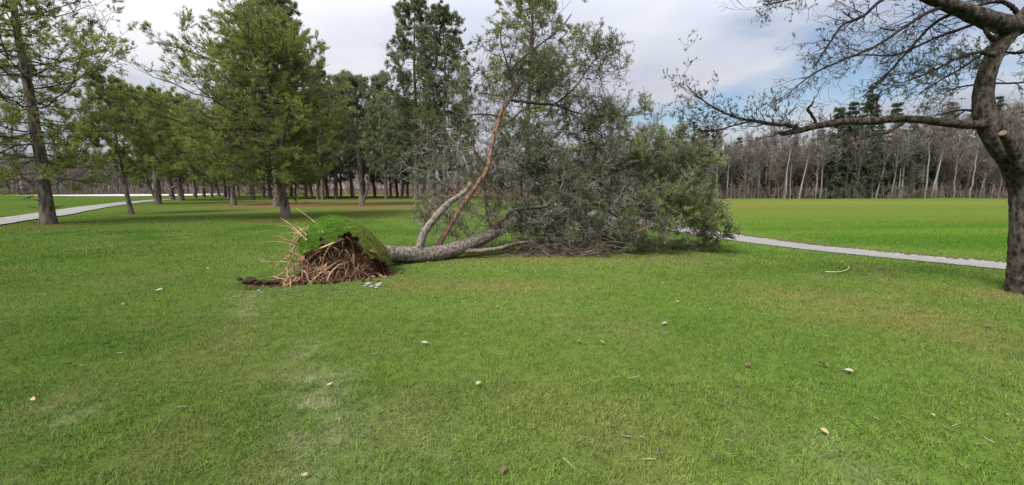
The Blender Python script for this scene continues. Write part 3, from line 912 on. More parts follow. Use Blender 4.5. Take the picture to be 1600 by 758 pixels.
def thicket(name, us, dist, depth, n, hmax, label, mats, seed, vref=310, hmin=.5, thin=.02):
    """uncountable understorey and stems deeper in the wood"""
    rg = np.random.default_rng(seed)
    b = MB()
    uu = rg.uniform(us[0], us[1], n)
    dd = dist + rg.uniform(0, 1, n) ** 1.2 * depth
    dd = dd + 1.1 * np.sin(uu / 23.0) + .8 * np.sin(uu / 9.0 + 1)
    x = (uu - 800) / FPX * dd; y = dd
    z = h(x, y)
    hh = rg.uniform(hmin, hmax, n)
    m = 4
    s = np.linspace(0, 1, m)
    P = np.stack([x, y, z - .1], -1)[:, None] + np.zeros((n, m, 3))
    P[..., 2] += hh[:, None] * s
    P[:, 1:, :2] += np.cumsum(rg.normal(0, .05, (n, m - 1, 2)), 1) * hh[:, None, None]
    Rr = (thin * rg.uniform(.7, 1.6, n) * (hh / hmax) ** .5)[:, None] * np.linspace(1, .35, m)
    h1 = n // 2
    for part, mi in ((slice(0, h1), 0), (slice(h1, n), 1)):
        b.tubes(P[part], Rr[part], 3, mi)
        S, Sr, _ = spawn(P[part], Rr[part], 7, .2, 1, .6, lambda t, r: (.12 + .28 * (1 - t)) * r, rg, .25, 3, .1, 1, .06)
        b.tubes(S, np.maximum(Sr, thin * .5), 1, mi)
    return tag(obj(name, b.mesh(name, [M[q] for q in mats], smooth=False)), label, 'undergrowth', kind='stuff')


thicket('undergrowth', (880, 1790), 61.3, 5, 2300, 2.4, 'tangled brown undergrowth along the edge of the right wood', ('brush', 'wood_far'), 301)
thicket('far_wood', (850, 1800), 66, 34, 2000, 9.5, 'mass of grey bare stems deep in the right wood', ('wood_far', 'wood_far_brown'), 302, hmin=4, thin=.055)
thicket('far_wood', (-160, 420), 112, 40, 1500, 11.0, 'distant brown leafless wood behind the left lawn', ('wood_far_brown', 'wood_far'), 303, hmin=4, thin=.08)
thicket('far_wood', (300, 900), 98, 30, 1200, 11, 'dark brown wood closing the view behind the pine grove', ('brush', 'wood_far_brown'), 304, hmin=1.5, thin=.07)
GL = 'bare trees of the distant left wood'
for k in range(46):
    u = -110 + 460 * (k + rw.uniform(-.4, .4)) / 46
    dd = 108 + rw.uniform(-2, 8)
    x = (u - 800) / FPX * dd
    ki = rw.randrange(7)
    src = (bares + [birches[1]])[ki]
    look = ('grey leafless tree', 'spreading brownish leafless tree', 'slender upright grey tree', 'bushy low brown tree', 'pale-stemmed bare tree', 'large bare grey tree', 'white-stemmed birch')[ki]
    where = 'left of the big pine' if u < 75 else 'just right of the big pine' if u < 200 else 'behind the pine cluster'
    plant(src, (x, dd, float(h(x, dd))), look + ' in the distant left wood, ' + where, 'tree', GL, 'bare_tree', rw.uniform(0, 6.28), rw.uniform(.85, 1.15))

#PART2
# ------------------------------------------------------------------ helpers for traced limbs
def traced(pts, n, jit=0.0, seed=0, wide=False):
    """pts: (u, v, depth, thickness in px) -> path, radii"""
    rg = np.random.default_rng(seed)
    P = np.array([list(D(u, v, Yd)) for u, v, Yd, w in pts])
    r = np.array([w * .5 * Yd / FPX for u, v, Yd, w in pts])
    if wide:        # an upright stem far off the lens axis is drawn wider than it is
        r = r * np.array([1 / math.hypot(1, (u - 800) / FPX) for u, v, Yd, w in pts])
    k = np.linspace(0, 1, len(pts))
    t = np.linspace(0, 1, n)
    Q = smooth_path(P, n)
    if jit:
        Q[1:] += rg.normal(0, 1, (n - 1, 3)) * jit * np.interp(t, k, r)[1:, None]
    rr = np.interp(t, k, r)
    return Q, rr


def rough_tube(Q, r, k, amp, seed, flare=None, mat=0, b=None):
    """tube with an uneven, ridged surface"""
    b = b or MB()
    n0 = b.n
    b.tubes(Q, r, k, mat, cap=True)
    V = b.v[-3] if len(b.v) >= 3 else b.v[0]
    n = len(Q)
    W = V.reshape(n, k, 3)
    rg = np.random.default_rng(seed)
    L_ = np.concatenate([[0], np.cumsum(np.linalg.norm(np.diff(Q, axis=0), axis=1))])
    an = np.arange(k) / k
    A, S = np.meshgrid(an, L_)
    ph = np.minimum(A, 1 - A)
    f = (fbm(S * 2.5, ph * 8, seed, 3) - .5) * .9 + (fbm(S * 9, ph * 46, seed + 3, 2) - .5) * 1.1
    C = np.asarray(Q)[:, None]
    W[:] = (C + (W - C) * (1 + amp * f[..., None]))
    for cp, e in ((b.v[-2], 0), (b.v[-1], n - 1)):
        cp[1:] = W[e]
    return b


def grow(nodes, targets, rg, seglen=.35, sag=.08):
    """join every target to the nearest wood already there; returns list of paths"""
    cap = len(nodes) + len(targets) * 5 + 10
    Nn = np.zeros((cap, 3)); Nn[:len(nodes)] = nodes; c = len(nodes)
    d0 = np.array([np.min(((nodes - t) ** 2).sum(1)) for t in targets])
    out = []
    for ti in np.argsort(d0):
        t = targets[ti]
        dd = ((Nn[:c] - t) ** 2).sum(1)
        i = int(np.argmin(dd)); a = Nn[i]; L_ = math.sqrt(dd[i])
        s = np.linspace(0, 1, 5)[:, None]
        P = a + (t - a) * s
        P[:, 2] += sag * L_ * np.sin(s[:, 0] * math.pi) * rg.uniform(-1, 1.6)
        P[1:-1] += rg.normal(0, .07 * L_, (3, 3))
        out.append(P)
        Nn[c:c + 4] = P[1:]; c += 4
    return out


# ------------------------------------------------------------------ the fallen pine
base = G(540, 441)
fall = empty('fallen_pine', (base.x, base.y, base.z), 'uprooted pine lying on the lawn with its roots torn up', 'tree')
FW = Matrix.Translation(-Vector(fall.location))


def fobj(name, b, mats, smooth=True, parent=None, extra=None):
    o = obj(name, b.mesh(name, mats, smooth, extra), fall if parent is None else parent)
    if parent is None:
        o.matrix_parent_inverse = FW
    return o


# -- root plate: earth, with turf still lying on its upper side
RC = np.array([HOLE[0] - .02, HOLE[1] + .22, float(h(HOLE[0], HOLE[1] + .9)) - .05])
RA = 0.39
e1 = np.array([math.cos(RA), math.sin(RA), 0]); e2 = np.array([-math.sin(RA), math.cos(RA), 0]); e3 = np.array([0, 0, 1.])


def arch(x):
    return np.interp(x, [-.75, -.58, -.38, -.18, .06, .22, .34, .44, .68, .84], [.46, .60, .62, .70, .84, .74, .52, .38, .28, .20])


def plate(nu, nv, scale, seed, amp, concave):
    az = np.linspace(0, 2 * math.pi, nu, endpoint=False); ph = np.linspace(0.0, 1, nv)
    A, Pp = np.meshgrid(az, ph)
    el = (1 - Pp) * math.pi / 2
    cx, sx = np.cos(A), np.sin(A)
    ax = np.where(cx < 0, .74 + (.09 * Pp if concave else 0), .80)
    ce, se = np.cos(el) ** .85, np.sin(el) ** .85
    x = ax * ce * cx * scale; y = .62 * ce * sx * scale; z = 1.10 * se * scale
    x = x - .06 * z + .0
    z = z * (1 - .12 * np.clip(x, -1, 1))
    n = fbm(x * 3 + 9, z * 3 + y * 2.3, seed, 4) - .5
    k = 1 + amp * n
    x, y, z = x * k, y * k, z * k
    if concave:
        low = np.clip((arch(x) + .03 - z) / .25, 0, 1) * np.clip(-y / .25, 0, 1)
        y = y + low * (.20 + .22 * np.clip(fbm(x * 5, z * 5, seed + 5, 3) - .3, 0, 1))
    x = x + .03 * np.sin(z * 5)
    return x, y, z


def place(x, y, z):
    return RC + x[..., None] * e1 + y[..., None] * e2 + z[..., None] * e3


def grid_faces(nv, nu):
    i = np.arange(nu * nv).reshape(nv, nu); j = np.roll(i, -1, 1)
    return np.stack([i[:-1], j[:-1], j[1:], i[1:]], -1)


x, y, z = plate(120, 46, .93, 15, .16, True)
rg = np.random.default_rng(3)
jx = rg.normal(0, .010, (3,) + x.shape)
b = MB(); b.add(place(x + jx[0], y + jx[1], z + jx[2]), grid_faces(46, 120).reshape(-1, 4))
soil = fobj('root_plate_soil', b, [M['soil']], smooth=False)
sv_ = np.concatenate(b.v); sq = np.concatenate(b.q)
SOIL_BVH = BVHTree.FromPolygons([tuple(v) for v in sv_.tolist()], [tuple(q) for q in sq.tolist()])
soil['label'] = 'dark torn earth held between the roots'

x, y, z = plate(320, 120, 1.0, 15, .11, False)
F = grid_faces(120, 320)
fx = x[:-1]; fy = y[:-1]; fz = z[:-1]
edge = (fbm(fx * 6, fz * 6, 44, 4, .62) - .5) * .24
keep = (fy > .12) | (fz > arch(fx) + edge)
keep &= ~((np.hypot((fx + .36) / 1.1, fz - .74) < .035 + .07 * (fbm(fx * 14, fz * 14, 45, 2) - .4)) & (fy < 0))
F = F[keep][:, ::-1]
b = MB(); Vt = place(x, y, z).reshape(-1, 3); b.add(Vt, F)


def turf_col(P):
    lx = (P - RC) @ e1; lz = (P - RC) @ e3
    c = np.zeros((len(P), 3)) + np.array([.085, .165, .024])
    c = lerp3(c, [.150, .170, .042], np.clip((lx + .05) * 1.6, 0, .9) * (.5 + fbm(lx * 4, lz * 4, 7, 3)))
    c = lerp3(c, [.150, .120, .050], np.clip((lx - .25) * 1.8, 0, .6) * fbm(lx * 6, lz * 6, 8, 3))
    return c


turf = fobj('turf', b, [M['ground'], M['soil']], extra=turf_col(Vt))
sm = turf.modifiers.new('thickness', 'SOLIDIFY'); sm.thickness = .075; sm.offset = -1; sm.material_offset = 1; sm.material_offset_rim = 1
turf['label'] = 'green sod still covering the tipped root plate'
# blades on the sod
rg = np.random.default_rng(8)
Fq = F.reshape(-1, 4)
pa, pb, pc = Vt[Fq[:, 0]], Vt[Fq[:, 1]], Vt[Fq[:, 3]]
nrm = np.cross(pb - pa, pc - pa); area = np.linalg.norm(nrm, axis=1); nrm /= area[:, None] + 1e-9
nrm *= np.sign((nrm * (pa - RC)).sum(1, keepdims=True))
pick = rg.choice(len(Fq), 15000, p=area / area.sum())
u1, u2 = rg.random((2, 15000, 1))
p0 = pa[pick] + (pb - pa)[pick] * u1 + (pc - pa)[pick] * u2
dr = nrm[pick] + rg.normal(0, .75, (15000, 3)); dr /= np.linalg.norm(dr, axis=1, keepdims=True)
sd = np.cross(dr, rg.normal(0, 1, (15000, 3))); sd /= np.linalg.norm(sd, axis=1, keepdims=True)
b = MB(); b.add(np.stack([p0 - sd * .004, p0 + sd * .004, p0 + dr * rg.uniform(.02, .07, (15000, 1))], 1), None, np.arange(45000).reshape(-1, 3))
o = fobj('turf_grass', b, [M['blades']], False, None, np.repeat(turf_col(p0) * rg.uniform(.9, 2.2, (15000, 1)), 3, 0)); o['kind'] = 'stuff'


TURF_BVH = BVHTree.FromPolygons([tuple(v) for v in Vt.tolist()], [tuple(q) for q in F.reshape(-1, 4).tolist()])


def RP(zx, zy, lift=.03, fallback=None):
    """a point of the torn face seen at zoomed pixel (zx, zy), resting on the earth"""
    d = pix_dir(340 + zx / 5, 310 + zy / 5).normalized()
    hit, nn, ii, dist = SOIL_BVH.ray_cast(Vector((0, 0, CAM_H)), d)
    hit2, _, _, dist2 = TURF_BVH.ray_cast(Vector((0, 0, CAM_H)), d)
    if hit2 is not None and (hit is None or dist2 < dist):
        hit = hit2
    if hit is None:
        Yd = fallback if fallback else HOLE[1] - .05
        q = d * (Yd / d.y)
        p = Vector((0, 0, CAM_H)) + q
        zg = float(h(p.x, p.y)) + .015
        return np.array((p.x, p.y, max(p.z, zg)))
    return np.array(hit - d * lift)


roots = [  # control points in the 5x enlarged crop, thickness px of the photograph
    ([(830, 270), (760, 190), (690, 130), (610, 75)], 1.6, 0), ([(700, 330), (620, 250), (555, 195), (495, 155)], 2.2, 0), ([(700, 290), (645, 235), (590, 200)], 1.8, 0), ([(660, 300), (560, 222), (460, 212)], 1.0, 0),
    ([(680, 300), (600, 270), (490, 275)], 1.2, 0), ([(640, 360), (540, 325), (480, 300), (440, 298)], 2.2, 1), ([(620, 370), (480, 338), (355, 342)], 1.0, 0), ([(725, 215), (640, 255), (600, 290), (580, 330)], 2.0, 0),
    ([(715, 230), (620, 300), (575, 360), (560, 420)], 2.2, 0), ([(660, 280), (610, 350), (560, 450), (520, 470)], 2.4, 0), ([(640, 330), (590, 400), (585, 460)], 2.0, 0), ([(700, 260), (640, 300), (600, 380), (600, 450)], 2.0, 1),
    ([(975, 315), (880, 360), (790, 395), (690, 440), (640, 500)], 3.4, 0), ([(930, 330), (840, 380), (760, 430), (700, 500)], 2.6, 0), ([(810, 430), (770, 480), (735, 525)], 2.6, 0), ([(665, 460), (635, 510), (608, 552)], 2.4, 0),
    ([(978, 395), (955, 440), (925, 492)], 2.0, 0), ([(1000, 400), (1045, 480), (1075, 560), (1085, 655)], 3.2, 0), ([(1058, 430), (1066, 500), (1062, 545)], 3.4, 0), ([(1005, 430), (985, 490), (940, 520), (900, 500)], 2.2, 0),
    ([(665, 530), (660, 600), (665, 670)], 2.2, 0), ([(770, 540), (745, 610), (730, 682)], 2.2, 0), ([(890, 420), (920, 500), (960, 520), (1000, 500)], 2.2, 0), ([(880, 540), (830, 575), (780, 580)], 2.0, 0),
    ([(515, 480), (465, 520), (447, 570), (446, 622)], 1.6, 0), ([(555, 535), (510, 580), (470, 605), (440, 630), (410, 700)], 2.0, 0), ([(440, 632), (520, 633), (600, 636), (700, 650), (726, 682)], 2.0, 0), ([(470, 640), (490, 660), (497, 684)], 1.4, 0),
    ([(1180, 412), (1235, 425), (1265, 470), (1285, 530), (1300, 590), (1320, 650)], 4.5, 1), ([(1140, 550), (1125, 590)], 2.4, 0), ([(1250, 590), (1290, 630), (1325, 665)], 2.4, 0), ([(1180, 560), (1240, 590), (1290, 600)], 2.6, 1),
    ([(560, 420), (620, 440), (680, 470), (720, 520)], 3.4, 1), ([(530, 450), (580, 480), (600, 540), (590, 600)], 3.0, 1), ([(1000, 300), (1040, 330), (1060, 400), (1080, 470)], 3.4, 1), ([(960, 300), (940, 340), (950, 380)], 2.6, 1),
    ([(1100, 520), (1090, 580), (1060, 650)], 2.8, 0), ([(840, 440), (820, 520), (800, 600), (790, 660)], 2.6, 1), ([(700, 450), (690, 540), (700, 620)], 2.4, 1), ([(950, 540), (960, 600), (980, 660)], 2.2, 1), ([(1020, 540), (1000, 600), (1010, 660)], 2.0, 0)]
for k, (pts, w, mt) in enumerate(roots):
    P = np.array([RP(a, c, .035) for a, c in pts])
    Q = smooth_path(P, 10)
    rr = w * .5 * 7.5 / FPX * np.linspace(1.15, .45, 10)
    b = MB(); b.tubes(Q, rr, 6, 0)
    fobj('root', b, [M['root_dark' if mt else 'root']])
# broken roots splayed across the torn face
rg = np.random.default_rng(19)
for k in range(46):
    zx = rg.uniform(540, 1250) if k % 3 else rg.uniform(530, 680); zy = rg.uniform(330, 620)
    lx = (340 + zx / 5 - 525) * .0112; lz = (443 - (310 + zy / 5)) * .0113
    if lz > arch(lx) - .05:
        continue
    a = RP(zx, zy, -.03); L_ = rg.uniform(.18, .5)
    dr = -.75 * e2 + e1 * rg.normal(-.45, .7) + e3 * rg.normal(-.25, .55); dr /= np.linalg.norm(dr)
    bend = rg.normal(0, .35, 3) + np.array([0, 0, -.35])
    t_ = np.linspace(0, 1, 8)[:, None]
    q = a + dr * L_ * t_ + bend * L_ * t_ ** 2 + np.cumsum(rg.normal(0, .017, (8, 3)), 0)
    q[:, 2] = np.maximum(q[:, 2], h(q[:, 0], q[:, 1]) + .02)
    rr_ = rg.uniform(.008, .019) * np.linspace(1.25, .25, 8)
    b = MB(); b.tubes(q, rr_, 6, 0)
    S_, SR_, _ = spawn(q[None], rr_[None], 3, .3, .95, .7, lambda t, r: r * .4, rg, .3, 5, -.2, 1, .12, .6, .06)
    b.tubes(S_, SR_, 5, 0)
    fobj('root', b, [M['root_dark' if k % 5 < 2 else 'root']])
# hair-fine rootlets
rg = np.random.default_rng(18)
b = MB(); P = []
mi = []
for k in range(620):
    zx = rg.uniform(530, 1290); zy = rg.uniform(290, 660)
    lx = (340 + zx / 5 - 525) * .0112; lz = (443 - (310 + zy / 5)) * .0113
    if lz > arch(lx) - .03:
        continue
    a = RP(zx, zy, .01)
    L_ = rg.uniform(.07, .26)
    dr = -.5 * e2 + rg.normal(0, .75, 3) + np.array([-.35, 0, -.25]); dr /= np.linalg.norm(dr)
    s = np.linspace(0, 1, 5)[:, None]
    q = a + dr * L_ * s + np.array([0, 0, -1]) * L_ * .45 * s ** 2 + np.cumsum(rg.normal(0, .022, (5, 3)), 0)
    P.append(q)
P = np.array(P); nr = len(P)
rr = rg.uniform(.0022, .0062, nr)[:, None] * np.linspace(1, .4, 5)
b.tubes(P[:nr // 2], rr[:nr // 2], 4, 0); b.tubes(P[nr // 2:], rr[nr // 2:], 4, 1)
o = fobj('rootlets', b, [M['root'], M['root_dark']]); o['kind'] = 'stuff'; o['label'] = 'tangle of thin torn rootlets'


def clod_mesh(seed, flat=.6):
    rg = np.random.default_rng(seed)
    bm = MB()
    a = np.linspace(0, 2 * math.pi, 9, endpoint=False); p = np.linspace(-1.4, 1.4, 6)
    A, Pp = np.meshgrid(a, p)
    r = 1 + rg.normal(0, .16, A.shape)
    bm.add(np.stack([np.cos(A) * np.cos(Pp) * r, np.sin(A) * np.cos(Pp) * r, np.sin(Pp) * r * flat], -1), grid_faces(6, 9).reshape(-1, 4))
    top = bm.v[0].reshape(6, 9, 3)
    bm.add(np.vstack([top[0].mean(0)[None], top[0]]), None, [(0, 1 + (j + 1) % 9, 1 + j) for j in range(9)])
    bm.add(np.vstack([top[5].mean(0)[None], top[5]]), None, [(0, 1 + j, 1 + (j + 1) % 9) for j in range(9)])
    return bm


# earth left in and beside the hollow
nu, nv = 150, 30
xs = np.linspace(-1.55, 1.05, nu); ys = np.linspace(-.40, .42, nv)
A, B = np.meshgrid(xs, ys)
wx = HOLE[0] + A * e1[0] + B * e2[0]; wy = HOLE[1] + A * e1[1] + B * e2[1]
fall_off = np.clip(1.15 - ((A + .25) / 1.3) ** 4 - (B / .40) ** 2 + (fbm(A * 6, B * 6, 52, 3) - .5) * .9, -.5, 1)
zz = h(wx, wy) + np.where(fall_off > 0, .012 + .085 * np.clip(fall_off, 0, 1) * fbm(A * 9, B * 9, 53, 3) * 1.6, -.12)
b = MB(); b.add(np.stack([wx, wy, zz], -1), grid_faces(nv, nu).reshape(nv - 1, nu, 4)[:, :-1])
tag(obj('torn_soil', b.mesh('torn_soil', [M['soil']], smooth=False)), 'dark bare earth in the hollow under the torn roots', 'soil', kind='structure')
cl = [clod_mesh(400 + i).mesh('clod', [M['soil']], smooth=False) for i in range(3)]
rg = np.random.default_rng(61)
GC = 'clods of earth in front of the hollow'
for k in range(26):
    u = rg.uniform(372, 470) if k < 17 else rg.uniform(470, 600); v = rg.uniform(437.5, 444)
    p = G(u, v); s = rg.uniform(.025, .06)
    o = obj('soil_clod', cl[k % 3]); o.location = (p.x, p.y, p.z + s * .3 + .02); o.scale = (s * 1.3, s, s); o.rotation_euler = (0, 0, rg.uniform(0, 6))
    tag(o, 'dark crumb of earth lying along the torn hollow', 'clod', GC)
st = [clod_mesh(420 + i, .45).mesh('stone', [M['stone']], smooth=True) for i in range(2)]
for k, (u, v, s) in enumerate([(576, 444.5, .05), (582, 448, .045), (591, 447, .055), (594, 443.5, .04), (571, 447.5, .03), (588, 450, .035), (414, 442, .04), (405, 454, .025)]):
    p = G(u, v)
    o = obj('stone', st[k % 2]); o.location = (p.x, p.y, p.z + s * .25); o.scale = (s * 1.25, s, s); o.rotation_euler = (0, 0, k)
    tag(o, 'pale chalky stone at the right foot of the root plate' if k < 6 else ('pale stone lying in the dark earth left of the roots' if k == 6 else 'small pale stone on the grass below the dark earth'), 'stone', 'pale stones by the roots' if k < 6 else None)

# -- trunk and traced limbs
Q, r = traced([(575, 398, 8.35, 26), (600, 397, 8.6, 26), (640, 398, 9.0, 25), (690, 394, 9.4, 25), (735, 380, 9.8, 22), (780, 359, 10.2, 19), (830, 331, 10.6, 15), (880, 303, 11.0, 12), (930, 280, 11.4, 9), (985, 258, 11.9, 6), (1030, 240, 12.2, 3)], 130)
gz = h(Q[:, 0], Q[:, 1]); Q[:, 2] = np.maximum(Q[:, 2], gz + r * .82)
b = rough_tube(Q, r, 40, .17, 5)
fobj('trunk', b, [M['bark_grey']])
TR = Q.copy()
limb_defs = [
    ('bark_grey', [(655, 392, 9.1, 13), (661, 368, 9.15, 12), (676, 345, 9.25, 11), (698, 320, 9.4, 10), (722, 303, 9.6, 8), (734, 288, 9.8, 6), (733, 268, 9.9, 4), (722, 240, 10.0, 3)]),
    ('bark_red', [(683, 388, 9.4, 9.5), (700, 358, 9.45, 8.2), (722, 322, 9.55, 7.6), (745, 290, 9.7, 7.4), (762, 262, 9.8, 7), (768, 230, 9.9, 6.6), (776, 200, 10.0, 6.4), (783, 178, 10.1, 5.6), (790, 164, 10.15, 4.6)]),
    ('twig', [(786, 172, 10.12, 5), (796, 156, 10.2, 4.6), (803, 140, 10.3, 4), (800, 120, 10.4, 3.6), (796, 104, 10.5, 3), (800, 85, 10.5, 2)]),
    ('twig', [(776, 200, 10.0, 4), (800, 186, 10.1, 3.2), (818, 172, 10.2, 2.6), (845, 168, 10.3, 1.6)]),
    ('twig', [(762, 262, 9.8, 3.5), (742, 236, 9.7, 2.6), (740, 210, 9.6, 2), (748, 190, 9.6, 1.2)]),
    ('bark_grey', [(722, 392, 9.6, 8), (750, 392, 9.65, 7), (780, 388, 9.8, 6.5), (808, 380, 10.0, 5), (840, 377, 10.2, 3)]),
    ('twig', [(796, 156, 10.2, 5), (830, 161, 10.4, 4.5), (866, 164, 10.6, 4), (900, 176, 10.8, 3), (935, 182, 11.0, 2)]),
    ('twig', [(798, 110, 10.45, 4), (815, 92, 10.5, 3.5), (838, 74, 10.6, 3), (862, 56, 10.7, 2.6), (882, 36, 10.8, 2), (893, 22, 10.8, 1.4)]),
    ('twig', [(800, 125, 10.4, 3), (790, 92, 10.2, 2.5), (782, 60, 10.1, 2), (786, 30, 10.0, 1.4)]),
    ('twig', [(866, 164, 10.6, 3), (900, 135, 10.7, 2.6), (928, 95, 10.8, 2), (958, 76, 10.9, 1.3)]),
    ('twig', [(780, 182, 10.1, 3), (752, 178, 10.0, 2.5), (725, 180, 9.9, 2), (700, 172, 9.8, 1.2)]),
    ('twig', [(770, 362, 10.1, 6), (800, 330, 9.9, 5), (835, 325, 9.9, 5), (862, 318, 10.0, 4.5), (877, 300, 10.1, 4), (882, 272, 10.2, 3.5), (879, 250, 10.3, 2.5)]),
    ('twig', [(880, 306, 11.0, 6), (930, 320, 10.9, 5), (1000, 322, 10.9, 4.5), (1050, 320, 11.0, 4), (1072, 306, 11.1, 3), (1086, 288, 11.2, 2)]),
    ('twig', [(920, 284, 11.3, 6), (960, 262, 11.2, 4.5), (988, 244, 11.3, 4), (1003, 222, 11.4, 3), (1012, 200, 11.5, 2)]),
    ('twig', [(985, 247, 11.3, 3.5), (1020, 246, 11.3, 3), (1050, 250, 11.3, 2.5), (1082, 262, 11.2, 1.5)]),
    ('twig', [(940, 322, 10.9, 4), (965, 340, 10.7, 3.5), (980, 358, 10.5, 2.5), (1010, 370, 10.4, 1.6)]),
    ('twig', [(1040, 321, 11.0, 3), (1080, 338, 10.8, 2.5), (1108, 355, 10.7, 2), (1130, 372, 10.6, 1.3)]),
    ('twig', [(830, 333, 10.6, 6), (815, 300, 11.2, 5), (820, 260, 11.6, 4), (850, 225, 11.9, 3), (880, 205, 12.0, 2)]),
    ('twig', [(770, 366, 10.1, 5), (760, 330, 10.8, 4.5), (757, 290, 11.2, 4), (740, 255, 11.5, 3), (715, 225, 11.7, 2)]),
    ('twig', [(722, 303, 9.6, 4), (690, 285, 9.8, 3), (672, 268, 10, 2), (660, 245, 10.2, 1.4)]),
    ('twig', [(880, 303, 11.0, 5), (905, 345, 10.6, 4), (940, 372, 10.3, 3), (990, 383, 10.1, 2)]),
    ('twig', [(930, 280, 11.4, 5), (960, 300, 12, 4), (1010, 290, 12.4, 3), (1060, 280, 12.6, 2)]),
]
LP = []
for k, (mt, pts) in enumerate(limb_defs):
    n = 28
    Q, r = traced(pts, n, .18 if mt == 'twig' else .06, 70 + k)
    gz = h(Q[:, 0], Q[:, 1]); Q[:, 2] = np.maximum(Q[:, 2], gz + r)
    if mt == 'twig':
        b = MB(); b.tubes(Q, r, 7, 0)
    else:
        b = rough_tube(Q, r, 14, .16, 90 + k)
    o = fobj('branch', b, [M[mt]])
    if mt == 'bark_red':
        o['label'] = 'long upright limb with bare orange-red bark'
    LP.append(Q)
nodes = np.concatenate([TR[20:]] + [q[6:] for q in LP])


def cloud(u, v, ru, rv, Yd, rz, n, rg, power=.45):
    """points through the volume of a blob"""
    q = rg.normal(0, 1, (n, 3)); q /= np.linalg.norm(q, axis=1, keepdims=True); q *= rg.random((n, 1)) ** power
    f1, f2, f3 = rg.uniform(0, 6.28, 3)
    q *= (.78 + .30 * np.sin(q[:, 0] * 5 + f1) * np.sin(q[:, 1] * 6 + f2) + .18 * np.sin(q[:, 2] * 8 + q[:, 0] * 7 + f3) + .12)[:, None]
    out = np.array([list(D(u + a * ru, v + c * rv, Yd + e * rz)) for a, c, e in q])
    return out


rg = np.random.default_rng(77)
# (u, v, ru, rv, depth, half depth, twigs, share of live needles)
vol = [(735, 280, 105, 115, 10.4, 1.3, 240, .30), (700, 240, 95, 85, 10.7, 1.3, 150, .40), (690, 330, 60, 60, 10.3, .9, 70, .15), (800, 250, 90, 95, 10.8, 1.4, 230, .45), (870, 265, 105, 110, 11.2, 1.6, 330, .66), (960, 300, 125, 90, 11.3, 1.7, 400, .68), (1060, 305, 80, 88, 11.3, 1.6, 165, .9),
       (850, 100, 105, 95, 10.6, 1.0, 220, .92), (935, 170, 85, 75, 11.0, 1.2, 200, .9), (1030, 235, 75, 55, 11.5, 1.3, 100, .95), (940, 90, 40, 40, 10.9, .7, 50, .95), (790, 345, 70, 50, 10.2, .9, 170, .08), (930, 365, 170, 34, 10.5, .9, 380, .45), (780, 350, 90, 45, 10.4, .8, 170, .05), (960, 330, 110, 50, 10.7, 1.0, 160, .3), (760, 130, 60, 90, 10.3, 1.0, 70, .75),
       (1110, 345, 38, 60, 10.9, .8, 60, .98), (1095, 250, 40, 40, 11.3, .8, 36, .98), (880, 345, 70, 45, 10.4, .8, 160, .4)]
tg, live = [], []
for u, v, ru, rv, Yd, rz, n, lv in vol:
    c = cloud(u, v, ru, rv, Yd, rz, n, rg); tg.append(c); live.append(rg.random(n) < lv)
tg = np.concatenate(tg); live = np.concatenate(live)
ok = tg[:, 2] > h(tg[:, 0], tg[:, 1]) + .06
ok &= fbm(tg[:, 0] * .95 + tg[:, 1] * .7, tg[:, 2] * 1.1 - tg[:, 1] * .4, 23, 3) + rg.normal(0, .07, len(tg)) > .385
tg, live = tg[ok], live[ok]
order = np.argsort([np.min(((nodes - t) ** 2).sum(1)) for t in tg])
paths = np.array(grow(nodes, tg, rg)); live = live[order]
gz = h(paths[..., 0], paths[..., 1]); paths[..., 2] = np.maximum(paths[..., 2], gz + .03)
L_ = np.linalg.norm(paths[:, -1] - paths[:, 0], axis=1)
PR = (np.clip(.006 + .012 * L_, .006, .02))[:, None] * np.linspace(1, .45, 5)
bw = MB(); bn = MB()
bw.tubes(paths[live], PR[live], 4, 0); bw.tubes(paths[~live], PR[~live], 4, 1)
for al, mi, nch in ((live, 0, 5), (~live, 1, 6)):
    S, Sr, _ = spawn(paths[al], PR[al], nch, .15, 1, .75, lambda t, r: r * 0 + r * .42 / 1.0, rg, .3, 4, .10, 1, .09, lmin=.22)
    S[..., 2] = np.maximum(S[..., 2], h(S[..., 0], S[..., 1]) + .02)
    bw.tubes(S, np.maximum(Sr, .0036), 1, mi)
    if mi == 0:
        K, Kr, _ = spawn(S, Sr, 2, .3, 1, .7, lambda t, r: r * .5, rg, .3, 3, .15, 1, .08, lmin=.12)
        bw.tubes(K, np.maximum(Kr, .003), 1, 0)
        C, A = [], []
        for Qq, ts in ((K, (1., .5)), (S, (1., .72, .45)), (paths[al], (1., .8))):
            for q in ts:
                c, a = along(Qq, q, rg, .3); C.append(c); A.append(a)
        C = np.concatenate(C); A = np.concatenate(A)
        gap = fbm(C[:, 0] * 1.4 + C[:, 1] * .9, C[:, 2] * 1.6 + C[:, 1] * .5, 17, 3)
        kp = rg.random(len(C)) < np.clip((gap - .39) * 4.2, .04, .9)
        C, A = C[kp], A[kp]
        tint = np.clip(.28 + .22 * (C[:, 0] - 1.0) / 4 + rg.normal(0, .15, len(C)), 0, 1)
        bn.tufts(C, A, 7, (.072 + .034 * np.clip((C[:, 0] - 2.5) / 2.5, 0, 1)) * rg.uniform(.6, 1.4, len(C)), .0125, .9, 0, rg, tint)
    else:
        K, Kr, _ = spawn(S, Sr, 2, .3, 1, .8, lambda t, r: r * .55, rg, .3, 3, .0, 1, .12, lmin=.14)
        bw.tubes(K, np.maximum(Kr, .003), 1, 1)
o = fobj('twigs', bw, [M['twig'], M['twig_grey']], False); o['kind'] = 'stuff'; o['label'] = 'tangle of dark and dead grey twigs of the fallen crown'
o = fobj('needles', bn, [M['needle_fallen']], False); o['kind'] = 'stuff'; o['label'] = 'dull green needles of the fallen crown'

